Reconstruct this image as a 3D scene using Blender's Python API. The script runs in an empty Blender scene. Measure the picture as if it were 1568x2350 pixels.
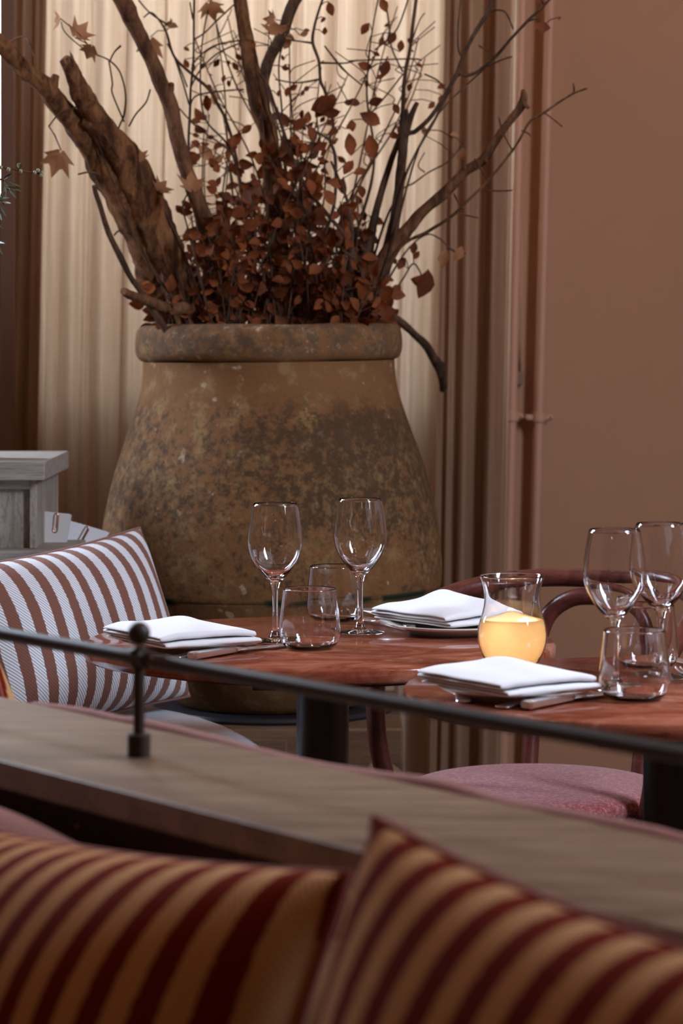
import bpy, bmesh, math, random
from mathutils import Vector, Matrix, noise

random.seed(7)
SC = bpy.context.scene
COL = SC.collection
PI = math.pi

# ------------------------------------------------------------------ camera
F, HY, CH = 6200.0, 758.0, 1.212          # focal length in pixels, horizon row, camera height
cam_d = bpy.data.cameras.new('camera')
cam = bpy.data.objects.new('camera', cam_d)
COL.objects.link(cam)
cam.location = (0, 0, CH)
cam.rotation_euler = (PI / 2, 0, 0)
cam_d.sensor_fit = 'VERTICAL'
cam_d.sensor_height = 36.0
cam_d.sensor_width = 24.0
cam_d.lens = F / 2350.0 * 36.0
cam_d.shift_y = -(1175.0 - HY) / 2350.0
cam_d.clip_start = 0.05
cam_d.dof.use_dof = True
cam_d.dof.focus_distance = 4.05
cam_d.dof.aperture_fstop = 6.3
SC.camera = cam

# ------------------------------------------------------------------ world, lights, exposure
SC.view_settings.view_transform = 'Standard'
SC.view_settings.look = 'None'
SC.view_settings.gamma = 1.0
SC.view_settings.use_curve_mapping = False
SC.view_settings.exposure = 0.17
SC.cycles.max_bounces = 14
SC.cycles.transmission_bounces = 14
SC.cycles.transparent_max_bounces = 16
SC.cycles.sample_clamp_indirect = 30.0
SC.cycles.use_denoising = True

world = bpy.data.worlds.new('room_ambience')
SC.world = world
world.use_nodes = True
world.node_tree.nodes['Background'].inputs[0].default_value = (1.0, 0.60, 0.40, 1)
world.node_tree.nodes['Background'].inputs[1].default_value = 0.034


def area(name, loc, target, sx, sy, power, color, spread=180):
    d = bpy.data.lights.new(name, 'AREA')
    d.shape = 'RECTANGLE'
    d.size, d.size_y = sx, sy
    d.energy = power
    d.color = color
    d.spread = math.radians(spread)
    o = bpy.data.objects.new(name, d)
    COL.objects.link(o)
    o.location = loc
    o.rotation_euler = (Vector(target) - Vector(loc)).to_track_quat('-Z', 'Y').to_euler()
    d.cycles.is_caustics_light = True
    return o


def bulb(name, loc, power, color, radius=0.03):
    d = bpy.data.lights.new(name, 'POINT')
    d.energy = power
    d.color = color
    d.shadow_soft_size = radius
    o = bpy.data.objects.new(name, d)
    COL.objects.link(o)
    o.location = loc
    return o


# daylight outside the curtained window
area('window_daylight', (-0.10, 6.70, 2.45), (-0.15, 6.0, 2.10), 2.0, 2.0, 72, (1.0, 0.96, 0.90))
# daylight from the tall windows of the room, right and left of the tables
area('daylight_right', (1.9, 2.7, 2.1), (0.0, 4.0, 0.75), 0.42, 1.6, 108, (0.70, 0.81, 1.0))
area('daylight_left', (-2.0, 5.45, 2.1), (0.0, 4.0, 0.75), 0.36, 1.6, 27, (0.70, 0.81, 1.0), 84)
# warm ceiling lamps
for i, (x, y, z, p) in enumerate([(0.9, 3.4, 2.9, 5), (-0.9, 3.2, 2.9, 5), (0.2, 1.2, 2.8, 1.3), (1.0, 5.2, 2.9, 5),
                                  (-0.5, 0.2, 2.4, 0.8), (0.7, -0.6, 2.5, 0.8), (0.1, -0.8, 2.1, 0.6), (-0.9, -0.4, 2.2, 0.6),
                                  (1.3, 0.6, 2.3, 0.8), (-1.3, 0.9, 2.5, 0.8), (0.4, 0.3, 2.7, 0.6), (-0.2, 2.2, 3.0, 1.3)]):
    bulb('ceiling_lamp', (x, y, z), p, (1.0, 0.55, 0.26), 0.02)


# ------------------------------------------------------------------ pixel helpers
def P(px, py, Y):
    return Vector(((px - 784.0) * Y / F, Y, CH - (py - HY) * Y / F))


def onz(px, py, Z):
    Y = F * (CH - Z) / (py - HY)
    return Vector(((px - 784.0) * Y / F, Y, Z))


# ------------------------------------------------------------------ node helpers
class N:
    def __init__(self, name):
        self.m = bpy.data.materials.new(name)
        self.m.use_nodes = True
        self.t = self.m.node_tree
        self.t.nodes.clear()
        self.out = self.t.nodes.new('ShaderNodeOutputMaterial')

    def n(self, kind, **kw):
        x = self.t.nodes.new(kind)
        for k, v in kw.items():
            setattr(x, k, v)
        return x

    def l(self, a, b):
        self.t.links.new(a, b)

    def put(self, sock, v):
        if isinstance(v, bpy.types.NodeSocket):
            self.l(v, sock)
        elif v is not None:
            if sock.type == 'RGBA' and len(v) == 3:
                v = (*v, 1)
            sock.default_value = v

    def coord(self, which='Object'):
        return self.n('ShaderNodeTexCoord').outputs[which]

    def mapping(self, vec, scale=(1, 1, 1), rot=(0, 0, 0), loc=(0, 0, 0)):
        m = self.n('ShaderNodeMapping')
        self.l(vec, m.inputs[0])
        m.inputs['Location'].default_value = loc
        m.inputs['Rotation'].default_value = rot
        m.inputs['Scale'].default_value = scale
        return m.outputs[0]

    def noise(self, vec, scale=5, detail=4, rough=0.55, dist=0.0):
        x = self.n('ShaderNodeTexNoise')
        if vec is not None:
            self.l(vec, x.inputs['Vector'])
        x.inputs['Scale'].default_value = scale
        x.inputs['Detail'].default_value = detail
        x.inputs['Roughness'].default_value = rough
        x.inputs['Distortion'].default_value = dist
        return x.outputs['Fac']

    def ramp(self, fac, stops):
        r = self.n('ShaderNodeValToRGB')
        self.l(fac, r.inputs[0])
        e = r.color_ramp.elements
        while len(e) < len(stops):
            e.new(0.5)
        for el, (p, c) in zip(e, stops):
            el.position = p
            el.color = (*c, 1) if len(c) == 3 else c
        return r.outputs[0]

    def mix(self, fac, a, b, blend='MIX'):
        x = self.n('ShaderNodeMix', data_type='RGBA', blend_type=blend)
        self.put(x.inputs[0], fac)
        self.put(x.inputs[6], a)
        self.put(x.inputs[7], b)
        return x.outputs[2]

    def math(self, op, a, b=None, c=None, clamp=False):
        x = self.n('ShaderNodeMath', operation=op, use_clamp=clamp)
        self.put(x.inputs[0], a)
        if b is not None:
            self.put(x.inputs[1], b)
        if c is not None:
            self.put(x.inputs[2], c)
        return x.outputs[0]

    def sep(self, vec):
        s = self.n('ShaderNodeSeparateXYZ')
        self.l(vec, s.inputs[0])
        return s.outputs

    def smooth(self, v, lo, hi):
        x = self.n('ShaderNodeMapRange', interpolation_type='SMOOTHSTEP')
        self.put(x.inputs[0], v)
        x.inputs[1].default_value = lo
        x.inputs[2].default_value = hi
        return x.outputs[0]

    def bump(self, h, strength=0.3, dist=0.01):
        b = self.n('ShaderNodeBump')
        self.l(h, b.inputs['Height'])
        b.inputs['Strength'].default_value = strength
        b.inputs['Distance'].default_value = dist
        return b.outputs[0]

    def bsdf(self, color=None, rough=0.5, metal=0.0, normal=None, spec=None, sheen=None, trans=None, coat=None,
             sss=None, emit=None, emit_s=0.0):
        b = self.n('ShaderNodeBsdfPrincipled')
        self.put(b.inputs['Base Color'], color)
        self.put(b.inputs['Roughness'], rough)
        self.put(b.inputs['Metallic'], metal)
        if normal is not None:
            self.l(normal, b.inputs['Normal'])
        if spec is not None:
            b.inputs['Specular IOR Level'].default_value = spec
        if sheen is not None:
            b.inputs['Sheen Weight'].default_value = sheen
        if trans is not None:
            b.inputs['Transmission Weight'].default_value = trans
        if coat is not None:
            b.inputs['Coat Weight'].default_value = coat
            b.inputs['Coat Roughness'].default_value = 0.06
        if sss is not None:
            b.inputs['Subsurface Weight'].default_value = sss
            b.inputs['Subsurface Radius'].default_value = (0.03, 0.018, 0.009)
            b.inputs['Subsurface Scale'].default_value = 1.0
        if emit is not None:
            b.inputs['Emission Color'].default_value = (*emit, 1)
            b.inputs['Emission Strength'].default_value = emit_s
        return b.outputs[0]

    def done(self, sh):
        self.l(sh, self.out.inputs[0])
        return self.m


# ------------------------------------------------------------------ materials
def mat_plain(name, c, rough=0.5, metal=0.0, spec=None, var=0.0, scale=20):
    k = N(name)
    if var:
        f = k.noise(k.coord(), scale, 5)
        c = k.mix(f, tuple(x * (1 - var) for x in c), tuple(min(1, x * (1 + var)) for x in c))
    return k.done(k.bsdf(c, rough, metal, spec=spec))


def mat_plaster():
    k = N('wall_plaster')
    co = k.coord()
    f = k.noise(co, 1.6, 6, 0.6)
    g = k.noise(k.mapping(co, (1, 1, 6)), 7, 4)
    c = k.mix(f, (0.33, 0.158, 0.082), (0.40, 0.204, 0.112))
    c = k.mix(k.math('MULTIPLY', g, 0.25), c, (0.36, 0.20, 0.115))
    h = k.noise(co, 55, 5)
    return k.done(k.bsdf(c, 0.85, normal=k.bump(h, 0.25, 0.004)))


def mat_curtain(name, c1, c2, trans=0.6):
    k = N(name)
    co = k.coord()
    a = k.noise(k.mapping(co, (60, 60, 1.2)), 3, 4, 0.6)
    b = k.noise(k.mapping(co, (3, 3, 90)), 3, 3, 0.6)
    w = k.math('ADD', k.math('MULTIPLY', a, 0.85), k.math('MULTIPLY', b, 0.15))
    w = k.smooth(w, 0.28, 0.74)
    c = k.mix(w, c1, c2)
    d = k.n('ShaderNodeBsdfDiffuse')
    k.l(c, d.inputs[0])
    t = k.n('ShaderNodeBsdfTranslucent')
    k.l(c, t.inputs[0])
    m = k.n('ShaderNodeMixShader')
    m.inputs[0].default_value = trans
    k.l(d.outputs[0], m.inputs[1])
    k.l(t.outputs[0], m.inputs[2])
    return k.done(m.outputs[0])


def mat_jar():
    k = N('weathered_terracotta')
    co = k.coord()
    z = k.sep(co)[2]
    x = k.sep(co)[0]
    big = k.noise(co, 5, 5, 0.6)
    mid = k.noise(co, 22, 6, 0.65)
    fine = k.noise(co, 90, 6, 0.7)
    c = k.mix(big, (0.140, 0.060, 0.022), (0.205, 0.098, 0.036))
    c = k.mix(k.smooth(mid, 0.50, 0.66), c, (0.235, 0.135, 0.055))
    # pale lime spots
    c = k.mix(k.math('MULTIPLY', k.smooth(k.noise(co, 34, 3, 0.5), 0.66, 0.72), 0.6), c, (0.50, 0.38, 0.26))
    # black weathering: a ragged band over the shoulder, denser on the right, plus the rim
    band = k.math('MULTIPLY', k.smooth(z, 0.28, 0.42), k.smooth(z, 0.63, 0.52))
    right = k.math('ADD', 0.0, k.math('MULTIPLY', k.smooth(x, -0.15, 0.16), 0.22))
    s = k.math('ADD', k.math('MULTIPLY', k.noise(co, 6, 6, 0.62), 0.60), k.math('MULTIPLY', k.smooth(k.noise(co, 52, 7, 0.8), 0.30, 0.70), 0.42))
    s = k.math('ADD', s, k.math('MULTIPLY', band, 0.10))
    s = k.math('ADD', s, k.math('MULTIPLY', right, k.math('ADD', k.math('MULTIPLY', band, 0.6), 0.1)))
    s = k.smooth(s, 0.50, 0.75)
    lowclear = k.smooth(z, 0.18, 0.26)
    upclear = k.math('SUBTRACT', 1.0, k.smooth(z, 0.555, 0.64))
    s = k.math('MULTIPLY', k.math('MULTIPLY', s, lowclear), upclear)
    c = k.mix(k.math('MULTIPLY', s, 0.85), c, (0.050, 0.029, 0.015))
    rim = k.math('MULTIPLY', k.smooth(z, 0.672, 0.69), k.smooth(k.noise(co, 48, 6, 0.75), 0.42, 0.58))
    c = k.mix(k.math('MULTIPLY', rim, 0.75), c, (0.070, 0.048, 0.032))
    grey = k.math('MULTIPLY', k.smooth(z, 0.672, 0.69), k.smooth(k.noise(co, 70, 4, 0.6), 0.60, 0.70))
    c = k.mix(k.math('MULTIPLY', grey, 0.7), c, (0.27, 0.20, 0.14))
    fleck = k.math('MULTIPLY', k.smooth(k.noise(co, 62, 5, 0.75), 0.50, 0.62), k.math('MULTIPLY', k.smooth(z, 0.20, 0.32), k.smooth(z, 0.58, 0.46)))
    c = k.mix(k.math('MULTIPLY', fleck, 0.55), c, (0.235, 0.135, 0.055))
    # moss in the seam
    seam = k.math('MULTIPLY', k.smooth(z, 0.217, 0.223), k.smooth(z, 0.236, 0.230))
    seam = k.math('MULTIPLY', seam, k.smooth(k.noise(co, 7, 4), 0.50, 0.56))
    c = k.mix(seam, c, (0.018, 0.03, 0.012))
    c = k.mix(k.math('MULTIPLY', k.smooth(fine, 0.52, 0.75), 0.35), c, (0.10, 0.065, 0.035))
    h = k.math('ADD', k.math('MULTIPLY', fine, 0.5), mid)
    return k.done(k.bsdf(c, 0.9, normal=k.bump(h, 0.35, 0.006), spec=0.2))


def mat_bark(name, c1, c2, spec=0.15):
    k = N(name)
    co = k.coord()
    f = k.noise(k.mapping(co, (1, 1, 0.28)), 30, 7, 0.72, 0.6)
    g = k.noise(k.mapping(co, (1, 1, 0.4)), 110, 5, 0.65)
    c = k.mix(k.smooth(f, 0.38, 0.64), c1, c2)
    c = k.mix(k.math('MULTIPLY', k.smooth(g, 0.5, 0.68), 0.5), c, tuple(x * 0.5 for x in c1))
    h = k.math('ADD', f, k.math('MULTIPLY', g, 0.45))
    return k.done(k.bsdf(c, 0.85, normal=k.bump(h, 0.8, 0.010), spec=spec))


def mat_leaf(name, c1, c2, trans=0.35):
    k = N(name)
    co = k.coord()
    f = k.noise(co, 14, 4)
    c = k.mix(k.smooth(f, 0.35, 0.65), c1, c2)
    d = k.bsdf(c, 0.7, spec=0.2)
    t = k.n('ShaderNodeBsdfTranslucent')
    k.l(c, t.inputs[0])
    m = k.n('ShaderNodeMixShader')
    m.inputs[0].default_value = trans
    k.l(d, m.inputs[1])
    k.l(t.outputs[0], m.inputs[2])
    return k.done(m.outputs[0])


def mat_stone_top():
    k = N('polished_red_stone')
    co = k.coord()
    w = k.noise(k.mapping(co, (3.0, 4.2, 4.2), (0, 0, 0.5)), 2.6, 9, 0.66, 1.0)
    c = k.ramp(w, [(0.28, (0.12, 0.025, 0.013)), (0.44, (0.22, 0.052, 0.026)), (0.56, (0.32, 0.100, 0.055)), (0.70, (0.50, 0.24, 0.165))])
    v = k.noise(k.mapping(co, (4, 7, 7), (0, 0, 0.9)), 4, 9, 0.7, 1.2)
    c = k.mix(k.math('MULTIPLY', k.smooth(v, 0.56, 0.68), 0.55), c, (0.12, 0.026, 0.014))
    r = k.math('ADD', 0.05, k.math('MULTIPLY', k.noise(co, 8, 4), 0.10))
    return k.done(k.bsdf(c, r, spec=0.55))


def mat_glass():
    k = N('clear_glass')
    g = k.n('ShaderNodeBsdfGlass')
    g.inputs['Color'].default_value = (0.985, 0.985, 0.99, 1)
    g.inputs['Roughness'].default_value = 0.0
    g.inputs['IOR'].default_value = 1.47
    return k.done(g.outputs[0])


def mat_wood(name, c1, c2, axis=(1, 14, 14), rough=0.5, rot=(0, 0, 0), spec=0.4, grain=1.0):
    k = N(name)
    co = k.mapping(k.coord(), axis, rot)
    f = k.noise(co, 5 * grain, 7, 0.62, 0.4)
    g = k.noise(k.mapping(co, (1, 4, 4)), 14 * grain, 5, 0.6)
    c = k.mix(k.smooth(f, 0.32, 0.70), c1, c2)
    c = k.mix(k.math('MULTIPLY', k.smooth(g, 0.50, 0.62), 0.45), c, tuple(x * 0.42 for x in c1))
    r = k.math('ADD', rough, k.math('MULTIPLY', f, 0.15))
    return k.done(k.bsdf(c, r, normal=k.bump(g, 0.2, 0.002), spec=spec))


def mat_stripe(name, dark, light, period, share=0.5, twill=260, twill_dark=0.35, off=0.0, sheen=0.12):
    """woven stripes across the cushion, with a diagonal twill"""
    k = N(name)
    co = k.coord()
    s = k.sep(co)
    wob = k.math('MULTIPLY', k.math('SUBTRACT', k.noise(co, 160, 2), 0.5), 0.004)
    u = k.math('ADD', k.math('ADD', s[0], wob), off + 10 * period)
    fr = k.math('FRACT', k.math('DIVIDE', u, period))
    st = k.math('MULTIPLY', k.smooth(fr, 0.0, 0.035), k.math('SUBTRACT', 1.0, k.smooth(fr, share, share + 0.035)))
    tw = k.math('FRACT', k.math('MULTIPLY', k.math('ADD', s[0], k.math('MULTIPLY', s[2], 0.8)), twill))
    tw = k.math('SUBTRACT', 1.0, k.math('MULTIPLY', k.math('ABSOLUTE', k.math('SUBTRACT', tw, 0.5)), 2.0))
    tw = k.smooth(tw, 0.12, 0.55)
    lt = k.mix(tw, tuple(l * twill_dark + d * 0.25 for l, d in zip(light, dark)), light)
    dk = k.mix(tw, tuple(d * 0.75 for d in dark), dark)
    c = k.mix(st, dk, lt)
    return k.done(k.bsdf(c, 0.9, normal=k.bump(tw, 0.35, 0.002), spec=0.04, sheen=sheen))


def mat_cloth(name, c, scale=400, var=0.15, bump=0.2, sheen=0.2):
    k = N(name)
    co = k.coord()
    f = k.noise(co, scale, 3, 0.6)
    cc = k.mix(f, tuple(x * (1 - var) for x in c), tuple(min(1, x * (1 + var)) for x in c))
    return k.done(k.bsdf(cc, 0.9, normal=k.bump(f, bump, 0.002), spec=0.15, sheen=sheen))


def mat_felt():
    k = N('pink_felt')
    co = k.coord()
    f = k.noise(co, 170, 4, 0.8)
    g = k.noise(co, 30, 4, 0.6)
    c = k.ramp(f, [(0.34, (0.13, 0.026, 0.026)), (0.50, (0.25, 0.062, 0.060)), (0.66, (0.48, 0.20, 0.19))])
    c = k.mix(k.math('MULTIPLY', g, 0.3), c, (0.34, 0.10, 0.11))
    return k.done(k.bsdf(c, 0.95, normal=k.bump(f, 0.6, 0.003), spec=0.1, sheen=0.3))


def mat_wax():
    k = N('candle_wax')
    d = k.bsdf((0.97, 0.85, 0.64), 0.45, spec=0.3)
    t = k.n('ShaderNodeBsdfTranslucent')
    t.inputs[0].default_value = (1.0, 0.90, 0.70, 1)
    m = k.n('ShaderNodeMixShader')
    m.inputs[0].default_value = 0.5
    k.l(d, m.inputs[1])
    k.l(t.outputs[0], m.inputs[2])
    return k.done(m.outputs[0])


def mat_hide():
    k = N('pale_grey_leather')
    co = k.coord()
    f = k.noise(k.mapping(co, (1, 4, 4), (0, 0, 0.9)), 7, 5, 0.6)
    c = k.mix(k.smooth(f, 0.3, 0.7), (0.50, 0.52, 0.57), (0.62, 0.64, 0.69))
    return k.done(k.bsdf(c, 0.5, spec=0.4))


M = {}
M['plaster'] = mat_plaster()
M['floor'] = mat_wood('floor_boards', (0.10, 0.055, 0.03), (0.17, 0.10, 0.06), (1.5, 10, 10))
M['ceiling'] = mat_plain('ceiling_plaster', (0.55, 0.42, 0.33), 0.9, var=0.1)
M['pipe'] = mat_plain('painted_pipe', (0.42, 0.215, 0.13), 0.55, var=0.06)
M['curtain'] = mat_curtain('linen_sheer', (0.68, 0.53, 0.40), (0.82, 0.69, 0.55), 0.62)
M['curtain_brown'] = mat_curtain('linen_drape', (0.25, 0.138, 0.082), (0.36, 0.215, 0.135), 0.30)
M['jar'] = mat_jar()
M['bark'] = mat_bark('peeling_bark', (0.050, 0.018, 0.007), (0.23, 0.098, 0.038))
M['bark_dark'] = mat_bark('dark_bark', (0.045, 0.024, 0.014), (0.12, 0.062, 0.034))
M['bark_mid'] = mat_bark('brown_bark', (0.075, 0.031, 0.014), (0.19, 0.085, 0.040))
M['leaf'] = mat_leaf('dry_beech_leaf', (0.105, 0.026, 0.008), (0.235, 0.064, 0.018), 0.30)
M['leaf_pale'] = mat_leaf('dry_maple_leaf', (0.30, 0.13, 0.06), (0.42, 0.20, 0.09), 0.4)
M['stone'] = mat_stone_top()
M['glass'] = mat_glass()
M['black'] = mat_plain('black_steel', (0.016, 0.016, 0.022), 0.38, 0.0, spec=0.5)
M['bronze'] = mat_plain('dark_bronze', (0.036, 0.022, 0.013), 0.5, 0.0, spec=0.35, var=0.2, scale=30)
M['silver'] = mat_plain('polished_silver', (0.93, 0.94, 0.96), 0.30, 1.0)
M['ledge'] = mat_wood('brown_oak', (0.13, 0.072, 0.037), (0.245, 0.155, 0.092), (1.2, 12, 12), 0.42, (0, 0, 0.922), spec=0.5, grain=0.6)
M['dark_wood'] = mat_wood('dark_oak', (0.045, 0.022, 0.012), (0.09, 0.045, 0.025), (1.2, 12, 12), 0.5, (0, 0, 0.922))
M['grey_wood'] = mat_wood('weathered_grey_oak', (0.20, 0.175, 0.15), (0.36, 0.325, 0.29), (1.2, 12, 12), 0.6)
M['grey_wood_up'] = mat_wood('weathered_grey_oak_upright', (0.20, 0.175, 0.14), (0.35, 0.31, 0.26), (12, 12, 1.2), 0.6)
M['plinth'] = mat_wood('brown_plinth', (0.13, 0.07, 0.035), (0.20, 0.115, 0.06), (1, 8, 8), 0.7)
M['stripe_back'] = mat_stripe('brown_white_stripes', (0.23, 0.105, 0.075), (0.80, 0.83, 0.88), 0.0405, 0.5, 190)
M['stripe_front'] = mat_stripe('red_tan_stripes', (0.17, 0.016, 0.005), (0.56, 0.31, 0.145), 0.042, 0.50, 190, 0.75, sheen=0.0)
M['piping_brown'] = mat_cloth('brown_piping', (0.22, 0.10, 0.075))
M['piping_red'] = mat_cloth('red_piping', (0.30, 0.075, 0.055))
M['red_cloth'] = mat_cloth('rust_upholstery', (0.27, 0.085, 0.055), 300, 0.3, 0.4)
M['linen_white'] = mat_cloth('white_linen', (0.80, 0.79, 0.80), 500, 0.05, 0.25, 0.05)
M['porcelain'] = mat_plain('cream_porcelain', (0.74, 0.68, 0.60), 0.22, spec=0.5)
M['mahogany'] = mat_wood('mahogany_bentwood', (0.075, 0.018, 0.014), (0.14, 0.035, 0.024), (6, 6, 6), 0.22, spec=0.6)
M['felt'] = mat_felt()
M['wax'] = mat_wax()
M['hide'] = mat_hide()
M['card'] = mat_plain('white_card', (0.72, 0.73, 0.76), 0.6, var=0.05)
M['card_grey'] = mat_plain('pale_grey_card', (0.56, 0.54, 0.51), 0.6, var=0.05)
M['copper'] = mat_plain('copper_wire', (0.42, 0.20, 0.11), 0.3, 0.9)
M['frame'] = mat_plain('window_frame_paint', (0.17, 0.085, 0.05), 0.6, var=0.1)
M['green'] = mat_plain('rosemary_green', (0.085, 0.115, 0.065), 0.5, var=0.3, scale=60)
M['bud'] = mat_plain('olive_bud', (0.24, 0.25, 0.13), 0.6, var=0.3, scale=200)
M['rock'] = mat_bark('pale_stone', (0.20, 0.14, 0.085), (0.34, 0.25, 0.16))
M['brass'] = mat_plain('brass', (0.45, 0.28, 0.10), 0.35, 0.9)


# ------------------------------------------------------------------ mesh helpers
class MB:
    """collects shapes given in world coordinates and links them as one mesh"""

    def __init__(self):
        self.v, self.f = [], []

    def add(self, vs, fs):
        n = len(self.v)
        self.v += [Vector(p) for p in vs]
        self.f += [tuple(i + n for i in q) for q in fs]
        return self

    def box(self, lo, hi, mat=None):
        x0, y0, z0 = lo
        x1, y1, z1 = hi
        vs = [(x0, y0, z0), (x1, y0, z0), (x1, y1, z0), (x0, y1, z0), (x0, y0, z1), (x1, y0, z1), (x1, y1, z1), (x0, y1, z1)]
        if mat is not None:
            vs = [mat @ Vector(p) for p in vs]
        return self.add(vs, [(0, 3, 2, 1), (4, 5, 6, 7), (0, 1, 5, 4), (1, 2, 6, 5), (2, 3, 7, 6), (3, 0, 4, 7)])

    def prism(self, poly, z0, z1):
        n = len(poly)
        vs = [(p[0], p[1], z0) for p in poly] + [(p[0], p[1], z1) for p in poly]
        fs = [tuple(reversed(range(n))), tuple(range(n, 2 * n))]
        fs += [(i, (i + 1) % n, n + (i + 1) % n, n + i) for i in range(n)]
        return self.add(vs, fs)

    def lathe(self, prof, c=(0, 0, 0), seg=48, closed=False):
        cx, cy, cz = c
        vs, fs, rings = [], [], []
        for r, z in prof:
            if r < 1e-6:
                rings.append([len(vs)])
                vs.append((cx, cy, cz + z))
            else:
                rings.append(list(range(len(vs), len(vs) + seg)))
                vs += [(cx + r * math.cos(2 * PI * k / seg), cy + r * math.sin(2 * PI * k / seg), cz + z) for k in range(seg)]
        pairs = list(zip(rings, rings[1:]))
        if closed:
            pairs.append((rings[-1], rings[0]))
        for a, b in pairs:
            for k in range(seg):
                k2 = (k + 1) % seg
                if len(a) == 1 and len(b) == 1:
                    break
                if len(a) == 1:
                    fs.append((a[0], b[k2], b[k]))
                elif len(b) == 1:
                    fs.append((a[k], a[k2], b[0]))
                else:
                    fs.append((a[k], a[k2], b[k2], b[k]))
        return self.add(vs, fs)

    def tube(self, pts, rads, seg=10, rough=0.0, caps=True, flat=1.0, freq=30, jag=0.0):
        pts = [Vector(p) for p in pts]
        n = len(pts)
        if not hasattr(rads, '__len__'):
            rads = [rads] * n
        tan = [(pts[min(i + 1, n - 1)] - pts[max(i - 1, 0)]).normalized() for i in range(n)]
        ref = Vector((0, 1, 0)) if abs(tan[0].y) < 0.9 else Vector((1, 0, 0))
        u = (ref - tan[0] * ref.dot(tan[0])).normalized()
        vs, fs = [], []
        for i in range(n):
            u = (u - tan[i] * u.dot(tan[i])).normalized()
            w = tan[i].cross(u)
            for k in range(seg):
                a = 2 * PI * k / seg
                d = u * math.cos(a) * flat + w * math.sin(a)
                r = rads[i]
                if rough:
                    q = (pts[i] + d * r)
                    r *= 1 + rough * noise.noise(q * freq) + rough * 0.6 * noise.noise(q * freq * 2.7)
                    r *= 1 + rough * 0.8 * noise.noise(Vector((math.cos(a) * 2.2, math.sin(a) * 2.2, i * 0.07)))
                end = tan[i] * (jag * (noise.noise(Vector((math.cos(a) * 1.7, math.sin(a) * 1.7, 4.2))) + 0.2)) if (jag and i < 2) else Vector((0, 0, 0))
                vs.append(pts[i] + d * r - end)
        for i in range(n - 1):
            for k in range(seg):
                k2 = (k + 1) % seg
                fs.append((i * seg + k, i * seg + k2, (i + 1) * seg + k2, (i + 1) * seg + k))
        if caps:
            fs.append(tuple(reversed(range(seg))))
            fs.append(tuple(range((n - 1) * seg, n * seg)))
        return self.add(vs, fs)

    def ball(self, c, r, seg=14, sz=1.0):
        prof = [(r * math.sin(PI * i / 10), -r * sz * math.cos(PI * i / 10)) for i in range(11)]
        prof[0] = (0, prof[0][1])
        prof[-1] = (0, prof[-1][1])
        return self.lathe(prof, c, seg)

    def build(self, name, mat, parent=None, smooth=True, bevel=0.0, bseg=2, base=None, recalc=True, angle=40, sub=0):
        me = bpy.data.meshes.new(name)
        off = Vector((0, 0, 0))
        if parent is not None:
            top = parent
            while top.parent is not None:
                top = top.parent
            if top.get('_abs'):
                off = parent_world(parent)
        if base is not None:
            off = Vector(base)
        me.from_pydata([tuple(p - off) for p in self.v], [], self.f)
        if recalc:
            bm = bmesh.new()
            bm.from_mesh(me)
            bmesh.ops.recalc_face_normals(bm, faces=bm.faces)
            bm.to_mesh(me)
            bm.free()
        me.materials.append(mat)
        if smooth:
            me.shade_smooth()
            if angle < 180:
                try:
                    me.set_sharp_from_angle(angle=math.radians(angle))
                except Exception:
                    pass
        o = bpy.data.objects.new(name, me)
        COL.objects.link(o)
        if parent is not None:
            o.parent = parent
        if base is not None and parent is None:
            o.location = base
        if bevel:
            b = o.modifiers.new('bevel', 'BEVEL')
            b.width = bevel
            b.segments = bseg
            b.limit_method = 'ANGLE'
        if sub:
            s = o.modifiers.new('subdivision', 'SUBSURF')
            s.levels = s.render_levels = sub
        return o


def parent_world(o):
    v = Vector((0, 0, 0))
    while o is not None:
        v += o.location
        o = o.parent
    return v


def thing(name, label, cat, loc=(0, 0, 0), rot=(0, 0, 0), group=None, absolute=True):
    """an Empty at the thing's base; absolute: its parts are given in world coordinates"""
    o = bpy.data.objects.new(name, None)
    o.empty_display_size = 0.05
    COL.objects.link(o)
    o.location = loc
    o.rotation_euler = rot
    if absolute:
        o['_abs'] = 1
    return tag(o, label, cat, group)


def tag(o, label, cat, group=None):
    o['label'] = label
    o['category'] = cat
    if group:
        o['group'] = group
    return o


def struct(o):
    o['kind'] = 'structure'
    return o


def copy_thing(root, loc, rotz=None, label=None):
    r = root.copy()
    COL.objects.link(r)
    r.location = loc
    if rotz is not None:
        r.rotation_euler = (0, 0, rotz)
    if label:
        r['label'] = label
    for ch in list(root.children):
        c = ch.copy()
        COL.objects.link(c)
        c.parent = r
        for g in list(ch.children):
            d = g.copy()
            COL.objects.link(d)
            d.parent = c
    return r


def spline(pts, n=8):
    """Catmull-Rom through points (any dimension, as tuples)"""
    pts = [tuple(p) for p in pts]
    out = []
    m = len(pts)
    for i in range(m - 1):
        p0, p1, p2, p3 = pts[max(i - 1, 0)], pts[i], pts[i + 1], pts[min(i + 2, m - 1)]
        for k in range(n):
            t = k / n
            out.append(tuple(0.5 * (2 * b + (c - a) * t + (2 * a - 5 * b + 4 * c - d) * t * t + (3 * b - a - 3 * c + d) * t ** 3)
                             for a, b, c, d in zip(p0, p1, p2, p3)))
    out.append(pts[-1])
    return out


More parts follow.
